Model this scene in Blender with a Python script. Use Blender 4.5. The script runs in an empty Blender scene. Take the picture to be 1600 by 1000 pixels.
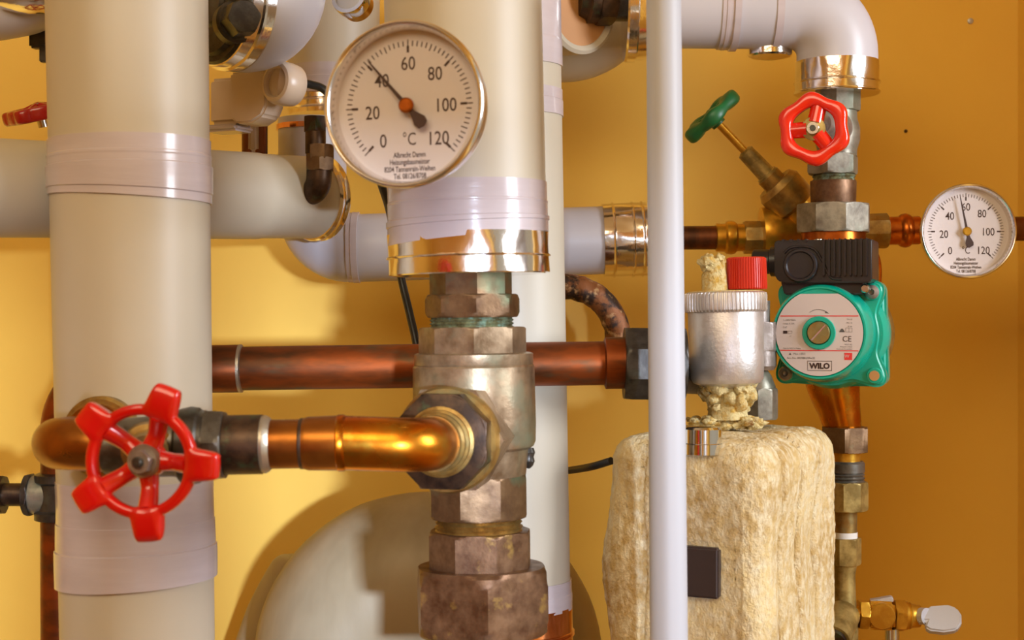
import bpy, bmesh, math, random
from mathutils import Vector, Matrix, noise
random.seed(7)
PI = math.pi
SC = bpy.context.scene
COL = SC.collection
F = 2400.0            # focal length in pixels of the 1600 px wide frame
CZ = 1.30             # camera height

# ------------------------------------------------------------------ camera
cam_d = bpy.data.cameras.new('camera')
cam = bpy.data.objects.new('camera', cam_d)
COL.objects.link(cam)
cam.location = (0, 0, CZ)
cam.rotation_euler = (PI / 2, 0, 0)
cam_d.sensor_width = 36.0
cam_d.lens = 36.0 * F / 1600.0
cam_d.clip_start = 0.02
cam_d.dof.use_dof = True
cam_d.dof.focus_distance = 1.22
cam_d.dof.aperture_fstop = 11.0
SC.camera = cam

# ------------------------------------------------------------------ world, light, exposure
w = bpy.data.worlds.new('world')
SC.world = w
w.use_nodes = True
w.node_tree.nodes['Background'].inputs[0].default_value = (1.0, 0.84, 0.60, 1)
w.node_tree.nodes['Background'].inputs[1].default_value = 0.35

def area(name, loc, target, sx, sy, power, color, spread=180):
    l = bpy.data.lights.new(name, 'AREA')
    l.shape = 'RECTANGLE'
    l.size = sx
    l.size_y = sy
    l.energy = power
    l.color = color
    l.spread = math.radians(spread)
    o = bpy.data.objects.new(name, l)
    COL.objects.link(o)
    o.location = loc
    o.rotation_euler = (Vector(target) - Vector(loc)).to_track_quat('-Z', 'Y').to_euler()
    return o

area('window_light_rear', (0.78, -2.40, 1.30), (-0.30, 1.5, 1.30), 0.17, 0.10, 132, (0.84, 1.0, 1.28))
area('window_light_side', (1.25, 0.50, 1.62), (0.05, 1.12, 1.28), 0.42, 0.60, 16.0, (0.93, 0.98, 1.08))
area('room_bounce', (-0.5, -0.5, 2.3), (0.0, 1.2, 1.2), 1.4, 0.9, 19, (1.0, 0.84, 0.56))

SC.view_settings.view_transform = 'Standard'
SC.view_settings.look = 'None'
SC.view_settings.exposure = 0.18
SC.view_settings.gamma = 1.0
SC.view_settings.use_curve_mapping = False
SC.cycles.use_denoising = True
SC.cycles.max_bounces = 8
SC.cycles.sample_clamp_indirect = 6.0

# ------------------------------------------------------------------ helpers
def S(Y):
    return Y / F

def P(x, y, Y):
    return Vector(((x - 800) / F * Y, Y, CZ + (500 - y) / F * Y))

def srgb(r, g, b):
    f = lambda c: (c / 255 / 12.92) if c / 255 <= 0.04045 else ((c / 255 + 0.055) / 1.055) ** 2.4
    return (f(r), f(g), f(b), 1.0)

def basis(d):
    d = d.normalized()
    ref = Vector((1, 0, 0)) if abs(d.z) > 0.8 else Vector((0, 0, 1))
    e1 = (ref - d * ref.dot(d)).normalized()
    e2 = d.cross(e1)
    if e2.y > 0:
        e2 = -e2
    return e1, e2

class Fr:
    """a local frame: u right, v up, w towards the viewer"""
    def __init__(s, o, yaw=0, pitch=0, roll=0):
        s.o = Vector(o)
        a, p = math.radians(yaw), math.radians(pitch)
        U = Vector((math.cos(a), -math.sin(a), 0))
        W = Vector((-math.sin(a), -math.cos(a), 0))
        V = Vector((0, 0, 1))
        R = Matrix.Rotation(p, 3, U)
        V, W = R @ V, R @ W
        R = Matrix.Rotation(math.radians(roll), 3, W)
        s.U, s.V, s.W = R @ U, R @ V, W
    @classmethod
    def axes(cls, o, W, up=Vector((0, 0, 1))):
        f = cls(o)
        f.W = Vector(W).normalized()
        f.V = (up - f.W * up.dot(f.W)).normalized()
        f.U = f.V.cross(f.W)
        return f
    def pt(s, u, v, w=0):
        return s.o + s.U * u + s.V * v + s.W * w

class MB:
    def __init__(s):
        s.bm = bmesh.new()

    def lathe(s, A, B, prof, seg=48, sides=0, rot=0.0, e=None, cap=True, wob=None, chamf=0.0):
        """prof: (t metres from A, radius). sides: polygon section, corner radius given, rot in degrees"""
        bm = s.bm
        A, B = Vector(A), Vector(B)
        d = (B - A).normalized()
        e1, e2 = e if e else basis(d)
        if sides:
            seg = sides * 8
        pr = []
        for k, (t, r) in enumerate(prof):
            pr.append((t, r, 1e9))
        if sides and chamf:
            (t0, r0), (t1, r1) = prof[0], prof[-1]
            fl = 0.93 if sides > 6 else 0.88
            n = 5
            pr = [(t0 + chamf * k / n, r0, r0 * (fl + (1.0 - fl) * math.sqrt(k / n))) for k in range(n + 1)]
            pr += [(t1 - chamf * k / n, r1, r1 * (fl + (1.0 - fl) * math.sqrt(k / n))) for k in range(n, -1, -1)]
        rings = []
        rt = math.radians(rot)
        for t, r, rc in pr:
            ring = []
            c = A + d * t
            for i in range(seg):
                th = 2 * PI * i / seg + rt
                rr = r
                if sides:
                    m = 2 * PI / sides
                    ph = ((th - rt + 1e-9) % m) - m / 2
                    rr = r * math.cos(m / 2) / math.cos(ph)
                rr = min(rr, rc)
                if wob:
                    rr += wob(th, t)
                ring.append(bm.verts.new(c + e1 * (rr * math.cos(th)) + e2 * (rr * math.sin(th))))
            rings.append(ring)
        for a, b in zip(rings, rings[1:]):
            for i in range(seg):
                j = (i + 1) % seg
                bm.faces.new((a[i], a[j], b[j], b[i]))
        if cap:
            bm.faces.new(rings[0])
            bm.faces.new(list(reversed(rings[-1])))
        return s

    def tube(s, pts, r, seg=24, cap=True, closed=False, smooth=0, wob=None):
        bm = s.bm
        pts = [Vector(p) for p in pts]
        rad = list(r) if isinstance(r, (list, tuple)) else [r] * len(pts)
        if smooth:
            pts, rad = catmull(pts, rad, smooth)
        n = len(pts)
        tan = []
        for i in range(n):
            if closed:
                t = pts[(i + 1) % n] - pts[i - 1]
            else:
                t = pts[min(i + 1, n - 1)] - pts[max(i - 1, 0)]
            tan.append(t.normalized())
        e1, e2 = basis(tan[0])
        rings = []
        for i in range(n):
            if i:
                e1 = (e1 - tan[i] * e1.dot(tan[i])).normalized()
            e2 = tan[i].cross(e1)
            ring = []
            for k in range(seg):
                a = 2 * PI * k / seg
                q = rad[i] + (wob(a, i) if wob else 0)
                ring.append(bm.verts.new(pts[i] + e1 * q * math.cos(a) + e2 * q * math.sin(a)))
            rings.append(ring)
        m = n if closed else n - 1
        for i in range(m):
            a, b = rings[i], rings[(i + 1) % n]
            for k in range(seg):
                j = (k + 1) % seg
                bm.faces.new((a[k], a[j], b[j], b[k]))
        if cap and not closed:
            bm.faces.new(rings[0])
            bm.faces.new(list(reversed(rings[-1])))
        return s

    def prism(s, pts, fr, w0, w1, bev=0.0, segs=3):
        """outline (u, v) extruded from w0 to w1 in frame fr"""
        bm = bmesh.new()
        a = [bm.verts.new((p[0], p[1], w0)) for p in pts]
        b = [bm.verts.new((p[0], p[1], w1)) for p in pts]
        n = len(pts)
        for i in range(n):
            j = (i + 1) % n
            bm.faces.new((a[i], a[j], b[j], b[i]))
        bm.faces.new(list(reversed(a)))
        bm.faces.new(b)
        bmesh.ops.recalc_face_normals(bm, faces=bm.faces)
        if bev:
            ed = [e for e in bm.edges if len(e.link_faces) == 2 and e.calc_face_angle(0) > 0.6]
            bmesh.ops.bevel(bm, geom=ed, offset=bev, segments=segs, affect='EDGES', clamp_overlap=True)
        s.merge(bm, fr)
        return s

    def box(s, fr, u0, u1, v0, v1, w0, w1, bev=0.0, segs=3):
        return s.prism([(u0, v0), (u1, v0), (u1, v1), (u0, v1)], fr, w0, w1, bev, segs)

    def merge(s, bm, fr=None):
        mp = {}
        for v in bm.verts:
            mp[v] = s.bm.verts.new(fr.pt(*v.co) if fr else v.co)
        for f in bm.faces:
            try:
                s.bm.faces.new([mp[v] for v in f.verts])
            except ValueError:
                pass
        bm.free()

    def blob(s, c, r, amp=0.25, freq=60, sub=3, sq=(1, 1, 1), seed=0):
        bm = bmesh.new()
        bmesh.ops.create_icosphere(bm, subdivisions=sub, radius=1)
        for v in bm.verts:
            d = v.co.normalized()
            q = r * (1 + amp * noise.noise(Vector(c) * 50 + d * r * freq * 1.0 + Vector((seed, 0, 0))) * 2)
            v.co = Vector((d.x * q * sq[0], d.y * q * sq[1], d.z * q * sq[2])) + Vector(c)
        s.merge(bm)
        return s

    def ringwheel(s, fr, ri, ro, th, n=180, m=16, w=0.0):
        """closed rim: ri(a), ro(a), half thickness th(a)"""
        rings = []
        for i in range(n):
            a = 2 * PI * i / n
            A, B, T = ri(a), ro(a), th(a)
            ring = []
            for k in range(m):
                b = 2 * PI * k / m
                cx, sx = math.cos(b), math.sin(b)
                p = 0.62
                x = math.copysign(abs(cx) ** p, cx)
                z = math.copysign(abs(sx) ** p, sx)
                q = (A + B) / 2 + (B - A) / 2 * x
                ring.append(s.bm.verts.new(fr.pt(q * math.cos(a), q * math.sin(a), w + T * z)))
            rings.append(ring)
        for i in range(n):
            a, b = rings[i], rings[(i + 1) % n]
            for k in range(m):
                j = (k + 1) % m
                s.bm.faces.new((a[k], a[j], b[j], b[k]))
        return s

    def text(s, body, fr, u, v, w, h, sx=1.0, align='CENTER', bold=0.0, shear=0.0):
        c = bpy.data.curves.new('t', 'FONT')
        c.body = body
        c.size = 1.0
        c.align_x = align
        c.offset = bold
        c.shear = shear
        c.resolution_u = 3
        o = bpy.data.objects.new('t', c)
        COL.objects.link(o)
        bpy.context.view_layer.update()
        me = bpy.data.meshes.new_from_object(o)
        bpy.data.objects.remove(o)
        bpy.data.curves.remove(c)
        k = h / 0.72
        vs = [s.bm.verts.new(fr.pt(u + p.co.x * k * sx, v + p.co.y * k - h / 2, w)) for p in me.vertices]
        for f in me.polygons:
            try:
                s.bm.faces.new([vs[i] for i in f.vertices])
            except ValueError:
                pass
        bpy.data.meshes.remove(me)
        return s

    def quad(s, fr, pts, w):
        s.bm.faces.new([s.bm.verts.new(fr.pt(p[0], p[1], w)) for p in pts])
        return s

    def build(s, name, mat, parent=None, ang=32, fix=True, smooth=True):
        if fix:
            bmesh.ops.recalc_face_normals(s.bm, faces=s.bm.faces)
        me = bpy.data.meshes.new(name)
        off = Vector((0, 0, 0))
        q = parent
        while q:
            off += q.location
            q = q.parent
        bmesh.ops.translate(s.bm, verts=s.bm.verts, vec=-off)
        s.bm.to_mesh(me)
        s.bm.free()
        me.materials.append(mat)
        if smooth:
            me.polygons.foreach_set('use_smooth', [True] * len(me.polygons))
            me.set_sharp_from_angle(angle=math.radians(ang))
        o = bpy.data.objects.new(name, me)
        COL.objects.link(o)
        if parent:
            o.parent = parent
        return o

def catmull(pts, rad, n):
    out, ro = [], []
    N = len(pts)
    for i in range(N - 1):
        p0, p1, p2, p3 = pts[max(i - 1, 0)], pts[i], pts[i + 1], pts[min(i + 2, N - 1)]
        for k in range(n):
            t = k / n
            out.append(0.5 * ((2 * p1) + (p2 - p0) * t + (2 * p0 - 5 * p1 + 4 * p2 - p3) * t * t + (3 * p1 - p0 - 3 * p2 + p3) * t ** 3))
            ro.append(rad[i] + (rad[i + 1] - rad[i]) * t)
    out.append(pts[-1])
    ro.append(rad[-1])
    return out, ro

def fillet(pts, r, n=10):
    """polyline of Vectors with rounded corners of radius r"""
    out = [pts[0]]
    for i in range(1, len(pts) - 1):
        a, b, c = pts[i - 1], pts[i], pts[i + 1]
        d1, d2 = (a - b).normalized(), (c - b).normalized()
        th = d1.angle(d2)
        t = min(r / math.tan(th / 2), (a - b).length * .98, (c - b).length * .98)
        rr = t * math.tan(th / 2)
        bis = (d1 + d2).normalized()
        ctr = b + bis * (rr / math.sin(th / 2))
        s0, s1 = b + d1 * t - ctr, b + d2 * t - ctr
        an = s0.angle(s1)
        for k in range(n + 1):
            f = k / n
            out.append(ctr + (s0 * math.sin((1 - f) * an) + s1 * math.sin(f * an)) / math.sin(an))
    out.append(pts[-1])
    return out

class Ax:
    """straight axis given by two points of the layout; positions along it are given by x or y of the layout"""
    def __init__(s, x0, y0, Y0, x1, y1, Y1=None):
        Y1 = Y0 if Y1 is None else Y1
        s.a = (x0, y0, Y0)
        s.b = (x1, y1, Y1)
        s.A, s.B = P(*s.a), P(*s.b)
        s.hor = abs(x1 - x0) > abs(y1 - y0)
        s.L = (s.B - s.A).length
    def t(s, u):
        k = 0 if s.hor else 1
        if abs(s.a[2] - s.b[2]) < 1e-6:
            return (u - s.a[k]) / (s.b[k] - s.a[k]) * s.L
        c = (u - 800) if s.hor else (500 - u)
        pa, pb = (s.A.x, s.B.x) if s.hor else (s.A.z - CZ, s.B.z - CZ)
        # (pa + f (pb-pa)) / (Ya + f (Yb-Ya)) = c/F
        ya, yb = s.a[2], s.b[2]
        f = (c / F * ya - pa) / ((pb - pa) - c / F * (yb - ya))
        return f * s.L
    def pt(s, u):
        return s.A + (s.B - s.A).normalized() * s.t(u)
    def r(s, u, px):
        return px * S(s.pt(u).y)
    def lathe(s, mb, prof, **k):
        mb.lathe(s.A, s.B, [(s.t(u), s.r(u, px)) for u, px in prof], **k)
        return mb

def thing(name, label, cat, loc, group=None):
    o = bpy.data.objects.new(name, None)
    COL.objects.link(o)
    o.empty_display_size = 0.02
    o.location = loc
    return tag(o, label, cat, group)

def tag(o, label, cat, group=None):
    o['label'] = label
    o['category'] = cat
    if group:
        o['group'] = group
    return o

def struct(o):
    o['kind'] = 'structure'
    return o

# ------------------------------------------------------------------ materials
def mat(name, base, rough=0.5, metal=0.0, spec=0.5, c2=None, scale=20, mix=(0.4, 0.6), c3=None, s3=8, mix3=(0.5, 0.65),
        bump=0.0, bscale=80, bdist=0.001, rvar=0.0, stretch=(1, 1, 1), coat=0.0, sss=0.0, detail=4):
    m = bpy.data.materials.new(name)
    m.use_nodes = True
    nt = m.node_tree
    b = nt.nodes['Principled BSDF']
    b.inputs['Base Color'].default_value = base
    b.inputs['Roughness'].default_value = rough
    b.inputs['Metallic'].default_value = metal
    b.inputs['Specular IOR Level'].default_value = spec
    b.inputs['Coat Weight'].default_value = coat
    b.inputs['Coat Roughness'].default_value = 0.08
    tc = nt.nodes.new('ShaderNodeTexCoord')
    mp = nt.nodes.new('ShaderNodeMapping')
    mp.inputs['Scale'].default_value = stretch
    nt.links.new(tc.outputs['Object'], mp.inputs[0])
    def nz(sc, det=detail, off=0.0):
        n = nt.nodes.new('ShaderNodeTexNoise')
        n.inputs['Scale'].default_value = sc
        n.inputs['Detail'].default_value = det
        n.inputs['Roughness'].default_value = 0.6
        n.noise_dimensions = '4D'
        n.inputs['W'].default_value = off
        nt.links.new(mp.outputs[0], n.inputs['Vector'])
        return n
    def ramp(n, lo, hi):
        r = nt.nodes.new('ShaderNodeMapRange')
        r.inputs['From Min'].default_value = lo
        r.inputs['From Max'].default_value = hi
        nt.links.new(n.outputs['Fac'], r.inputs['Value'])
        return r
    cur = None
    for cc, sc, mx, off in ((c2, scale, mix, 1.0), (c3, s3, mix3, 5.0)):
        if cc is None:
            continue
        r = ramp(nz(sc * (2.0 if sc >= 20 and metal > 0.2 else 1), off=off), *mx)
        x = nt.nodes.new('ShaderNodeMix')
        x.data_type = 'RGBA'
        nt.links.new(r.outputs[0], x.inputs['Factor'])
        if cur is None:
            x.inputs[6].default_value = base
        else:
            nt.links.new(cur, x.inputs[6])
        x.inputs[7].default_value = cc
        cur = x.outputs[2]
    if cur is not None:
        nt.links.new(cur, b.inputs['Base Color'])
    if rvar:
        r = ramp(nz(scale * 1.7, off=9.0), 0.3, 0.7)
        r.inputs['To Min'].default_value = max(rough - rvar, 0.02)
        r.inputs['To Max'].default_value = rough + rvar
        nt.links.new(r.outputs[0], b.inputs['Roughness'])
    if bump:
        n = nz(bscale, 5, off=3.0)
        bp = nt.nodes.new('ShaderNodeBump')
        bp.inputs['Strength'].default_value = bump
        bp.inputs['Distance'].default_value = bdist
        nt.links.new(n.outputs['Fac'], bp.inputs['Height'])
        nt.links.new(bp.outputs[0], b.inputs['Normal'])
    return m

M = {}
M['wall'] = mat('wall_paint', (0.88, 0.56, 0.095, 1), 0.55, spec=0.3, c2=(0.84, 0.52, 0.082, 1), scale=5, mix=(0.35, 0.7), bump=0.25, bscale=45, bdist=0.001)
M['floor'] = mat('floor_screed', (0.30, 0.26, 0.22, 1), 0.7, c2=(0.24, 0.2, 0.17, 1), scale=12, bump=0.2)
M['ceiling'] = mat('ceiling_paint', (0.75, 0.70, 0.60, 1), 0.8, c2=(0.7, 0.64, 0.55, 1), scale=4)
M['pvc'] = mat('pvc_jacket', (0.545, 0.485, 0.375, 1), 0.45, c2=(0.515, 0.455, 0.345, 1), scale=9, mix=(0.3, 0.75), bump=0.05, bscale=30)
M['pvc_white'] = mat('pvc_jacket_white', (0.54, 0.515, 0.545, 1), 0.36, c2=(0.50, 0.48, 0.51, 1), scale=9, mix=(0.3, 0.75), bump=0.08, bscale=30)
M['pvc_dusty'] = mat('pvc_dusty', (0.43, 0.36, 0.235, 1), 0.5, c2=(0.29, 0.235, 0.145, 1), scale=14, mix=(0.45, 0.75), stretch=(1, 1, 0.35), bump=0.35, bscale=26, bdist=0.002)
M['tape'] = mat('sealing_tape', (0.56, 0.49, 0.50, 1), 0.22, c2=(0.52, 0.45, 0.46, 1), scale=25, stretch=(0.4, 0.4, 3), bump=0.25, bscale=50, bdist=0.0008, coat=0.2)
M['foil'] = mat('aluminium_foil', (0.86, 0.80, 0.74, 1), 0.14, 1.0, bump=0.30, bscale=55, bdist=0.0012)
M['foil_copper'] = mat('copper_coloured_foil', (0.85, 0.42, 0.28, 1), 0.14, 1.0, bump=0.25, bscale=45, bdist=0.001)
M['bronze'] = mat('weathered_bronze', srgb(120, 92, 62), 0.42, 0.6, c2=srgb(86, 60, 38), scale=34, mix=(0.38, 0.68), c3=srgb(96, 120, 92), s3=16, mix3=(0.50, 0.66), bump=0.35, bscale=160, bdist=0.0006, rvar=0.12)
M['bronze_red'] = mat('reddish_bronze', srgb(130, 98, 70), 0.42, 0.6, c2=srgb(88, 58, 36), scale=40, mix=(0.35, 0.65), c3=srgb(180, 146, 74), s3=26, mix3=(0.58, 0.72), bump=0.35, bscale=160, bdist=0.0006, rvar=0.1)
M['bronze_light'] = mat('cast_bronze_pale', srgb(158, 136, 108), 0.38, 0.6, c2=srgb(104, 80, 54), scale=24, mix=(0.42, 0.68), c3=srgb(132, 146, 124), s3=14, mix3=(0.50, 0.66), bump=0.35, bscale=190, bdist=0.0006, rvar=0.1)
M['bronze_dark'] = mat('dark_bronze', srgb(82, 60, 42), 0.40, 0.6, c2=srgb(50, 36, 26), scale=34, c3=srgb(70, 88, 62), s3=26, mix3=(0.58, 0.75), bump=0.3, bscale=140, bdist=0.0006)
M['verdigris'] = mat('verdigris_thread', srgb(120, 124, 90), 0.6, 0.3, c2=srgb(80, 66, 30), scale=60, c3=srgb(140, 168, 150), s3=40, mix3=(0.5, 0.62), bump=0.5, bscale=200)
M['galv'] = mat('galvanised_grey', srgb(150, 144, 128), 0.40, 0.5, c2=srgb(104, 96, 84), scale=40, mix=(0.38, 0.68), c3=srgb(120, 128, 110), s3=18, mix3=(0.55, 0.7), bump=0.35, bscale=220, bdist=0.0005)
M['galv_pale'] = mat('zinc_grey', srgb(158, 148, 142), 0.38, 0.5, c2=srgb(132, 120, 112), scale=50, bump=0.35, bscale=260, bdist=0.0005)
M['iron'] = mat('dark_iron', srgb(78, 74, 68), 0.36, 0.6, c2=srgb(52, 48, 44), scale=30, c3=srgb(84, 92, 86), s3=24, mix3=(0.56, 0.75), bump=0.3, bscale=90, bdist=0.0008)
M['iron_grey'] = mat('grey_iron', srgb(112, 108, 100), 0.35, 0.6, c2=srgb(80, 74, 66), scale=30, bump=0.3, bscale=120, bdist=0.0006)
M['brass'] = mat('brass', srgb(222, 176, 66), 0.32, 0.85, c2=srgb(190, 138, 42), scale=24, bump=0.12, bscale=150, bdist=0.0004)
M['brass_old'] = mat('old_brass', srgb(176, 142, 76), 0.40, 0.7, c2=srgb(136, 102, 50), scale=34, c3=srgb(140, 128, 84), s3=20, bump=0.4, bscale=200, bdist=0.0006)
M['brass_olive'] = mat('olive_brass', srgb(184, 162, 100), 0.42, 0.6, c2=srgb(132, 112, 62), scale=34, bump=0.35, bscale=220, bdist=0.0006)
M['elbow'] = mat('lacquered_brass_elbow', srgb(208, 136, 36), 0.27, 1.0, c2=srgb(172, 84, 18), scale=15, mix=(0.40, 0.66), c3=srgb(176, 140, 50), s3=26, mix3=(0.5, 0.68), bump=0.12, bscale=60, rvar=0.08)
M['elbow_brown'] = mat('brown_brass_elbow', srgb(168, 104, 38), 0.32, 0.9, c2=srgb(116, 62, 20), scale=16, mix=(0.38, 0.66), bump=0.15, bscale=60, rvar=0.08)
M['copper'] = mat('aged_copper', srgb(140, 68, 24), 0.44, 0.7, c2=srgb(86, 50, 24), scale=26, mix=(0.42, 0.62), c3=srgb(86, 74, 50), s3=30, mix3=(0.56, 0.7), stretch=(0.3, 1, 1), bump=0.25, bscale=70, bdist=0.0006, rvar=0.1)
M['copper_v'] = mat('aged_copper_upright', srgb(120, 70, 40), 0.40, 0.85, c2=srgb(80, 52, 34), scale=26, mix=(0.42, 0.62), stretch=(1, 1, 0.25), bump=0.25, bscale=70, bdist=0.0006)
M['copper_warm'] = mat('warm_copper', srgb(184, 100, 36), 0.28, 0.95, c2=srgb(140, 66, 22), scale=30, mix=(0.42, 0.62), bump=0.2, bscale=90, bdist=0.0005)
M['solder'] = mat('solder', srgb(178, 168, 150), 0.35, 0.8, bump=0.4, bscale=200)
M['corroded'] = mat('mottled_brown', srgb(126, 76, 38), 0.55, 0.4, c2=srgb(52, 34, 22), scale=40, mix=(0.46, 0.56), c3=srgb(176, 140, 96), s3=60, mix3=(0.56, 0.66), bump=0.6, bscale=90, bdist=0.002)
M['red'] = mat('red_enamel', (0.62, 0.006, 0.004, 1), 0.22, coat=0.6, bump=0.12, bscale=70, bdist=0.0006)
M['red_b'] = mat('bright_red_enamel', (0.78, 0.020, 0.006, 1), 0.22, coat=0.6, bump=0.12, bscale=70, bdist=0.0006)
M['red_cap'] = mat('red_plastic', (0.66, 0.035, 0.012, 1), 0.38)
M['red_dark'] = mat('dark_red_enamel', (0.36, 0.008, 0.008, 1), 0.25, coat=0.4)
M['green'] = mat('green_plastic', (0.012, 0.14, 0.035, 1), 0.40, c2=(0.01, 0.10, 0.03, 1), scale=30, bump=0.2)
M['teal'] = mat('teal_enamel', (0.0, 0.40, 0.28, 1), 0.26, coat=0.4, c2=(0.0, 0.35, 0.245, 1), scale=14, bump=0.12, bscale=40)
M['black'] = mat('black_plastic', (0.018, 0.014, 0.016, 1), 0.32, bump=0.1, bscale=300)
M['rubber'] = mat('black_cable_sheath', (0.016, 0.016, 0.018, 1), 0.38)
M['ink'] = mat('dark_print', (0.035, 0.012, 0.012, 1), 0.6)
M['ink_grey'] = mat('grey_print', (0.10, 0.09, 0.09, 1), 0.6)
M['print_red'] = mat('red_print', (0.70, 0.03, 0.03, 1), 0.6)
M['dial'] = mat('dial_face', (0.66, 0.60, 0.60, 1), 0.6)
M['label'] = mat('label_silver', (0.62, 0.54, 0.53, 1), 0.55)
M['chrome'] = mat('chrome', (0.80, 0.80, 0.80, 1), 0.10, 1.0)
M['bezel'] = mat('brushed_bezel', (0.80, 0.76, 0.74, 1), 0.20, 1.0)
M['steel'] = mat('steel', (0.55, 0.53, 0.50, 1), 0.25, 1.0)
M['white_paint'] = mat('white_pipe_paint', (0.47, 0.475, 0.51, 1), 0.5, bump=0.06, bscale=60)
M['ivory'] = mat('ivory_plastic', (0.68, 0.55, 0.43, 1), 0.30, c2=(0.64, 0.51, 0.38, 1), scale=14)
M['alu'] = mat('frosted_aluminium', (0.66, 0.63, 0.62, 1), 0.40, 0.75, c2=(0.52, 0.47, 0.44, 1), scale=34, mix=(0.5, 0.75), bump=0.5, bscale=420, bdist=0.0005)
M['crust'] = mat('limescale_crust', (0.86, 0.72, 0.36, 1), 0.85, c2=(0.72, 0.44, 0.08, 1), scale=170, mix=(0.46, 0.62), c3=(0.34, 0.17, 0.04, 1), s3=110, mix3=(0.60, 0.70), bump=1.0, bscale=620, bdist=0.003)
M['lever'] = mat('cast_zinc_lever', (0.52, 0.52, 0.55, 1), 0.45, 0.5, bump=0.4, bscale=260, bdist=0.0005)
M['white'] = mat('white_sealing_ring', (0.75, 0.74, 0.72, 1), 0.5)
M['wool'] = mat('mineral_wool', (0.86, 0.68, 0.35, 1), 0.95, spec=0.1, c2=(0.50, 0.30, 0.09, 1), scale=15, mix=(0.41, 0.64), c3=(0.90, 0.80, 0.56, 1), s3=160, mix3=(0.42, 0.66), bump=0.8, bscale=420, bdist=0.004, stretch=(1, 1, 0.7), detail=8)
M['strap'] = mat('dark_strap', (0.045, 0.03, 0.028, 1), 0.45, bump=0.2)
M['jacket_inside'] = mat('orange_brown_board', (0.50, 0.24, 0.08, 1), 0.6)

g = bpy.data.materials.new('gauge_glass')
g.use_nodes = True
nt = g.node_tree
nt.nodes.clear()
out = nt.nodes.new('ShaderNodeOutputMaterial')
mx = nt.nodes.new('ShaderNodeMixShader')
tr = nt.nodes.new('ShaderNodeBsdfTransparent')
gl = nt.nodes.new('ShaderNodeBsdfGlossy')
gl.inputs['Roughness'].default_value = 0.03
fn = nt.nodes.new('ShaderNodeLayerWeight')
fn.inputs[0].default_value = 0.5
pw = nt.nodes.new('ShaderNodeMath')
pw.operation = 'POWER'
pw.inputs[1].default_value = 5.0
ml = nt.nodes.new('ShaderNodeMath')
ml.operation = 'MULTIPLY_ADD'
ml.inputs[1].default_value = 0.85
ml.inputs[2].default_value = 0.03
nt.links.new(fn.outputs['Facing'], pw.inputs[0])
nt.links.new(pw.outputs[0], ml.inputs[0])
nt.links.new(ml.outputs[0], mx.inputs[0])
nt.links.new(tr.outputs[0], mx.inputs[1])
nt.links.new(gl.outputs[0], mx.inputs[2])
nt.links.new(mx.outputs[0], out.inputs[0])
M['glass'] = g

# ------------------------------------------------------------------ the room
WY = 1.55
XR = 0.5105
def wallbox(name, x0, x1, y0, y1, z0, z1, m):
    mb = MB()
    fr = Fr((0, 0, 0))
    mb.prism([(x0, z0), (x1, z0), (x1, z1), (x0, z1)], fr, -y0, -y1)
    o = mb.build(name, m, smooth=False)
    return struct(o)
wallbox('wall_back', -2.2, XR + 0.12, WY, WY + 0.15, 0, 2.5, M['wall'])
wallbox('wall_right', XR, XR + 0.12, 1.20, WY, 0, 2.5, M['wall'])
wallbox('wall_right', XR, XR + 0.12, -0.98, 0.10, 0, 2.5, M['wall'])
wallbox('wall_right', XR, XR + 0.12, 0.10, 1.20, 0, 0.90, M['wall'])
wallbox('wall_right', XR, XR + 0.12, 0.10, 1.20, 2.1, 2.5, M['wall'])
wallbox('wall_left', -2.35, -2.2, -1.1, WY + 0.15, 0, 2.5, M['wall'])
wallbox('wall_rear', -2.2, 0.05, -1.1, -0.98, 0, 2.5, M['wall'])
wallbox('wall_rear', XR, 1.6, -1.1, -0.98, 0, 2.5, M['wall'])  # runs on past the room to block stray light at the side window
wallbox('wall_rear', 0.05, XR, -1.1, -0.98, 1.325, 2.5, M['wall'])  # top of the opening set low so its edge shades the gauge
wallbox('wall_rear', 0.05, XR, -1.1, -0.98, 0, 0.75, M['wall'])
wallbox('shade_post_1', 0.13, 0.20, -0.40, -0.30, 0, 2.5, M['ceiling'])  # unseen post added behind the camera to shade the left pipe
wallbox('floor', -2.35, XR + 0.12, -1.1, WY + 0.15, -0.1, 0, M['floor'])
wallbox('ceiling', -2.35, XR + 0.12, -1.1, WY + 0.15, 2.5, 2.6, M['ceiling'])
for x, y, r, m in ((1516, 33, 4.5, 'lever'), (1415, 205, 2.6, 'bronze_dark')):
    mb = MB()
    q = P(x, y, WY)
    mb.lathe(q, q - Vector((0, .002, 0)), [(0, r * S(WY)), (.0015, r * S(WY)), (.002, r * S(WY) * .6)], seg=16)
    o = mb.build('wall_plug' if r > 3 else 'wall_hole', M[m])  # the smaller dark disc stands in for a hole
    tag(o, 'small grey wall plug in the orange wall near the top right' if r > 3 else 'dark disc for a hole in the orange wall right of the red lobed handwheel',
        'wall plug' if r > 3 else 'hole')

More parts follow.
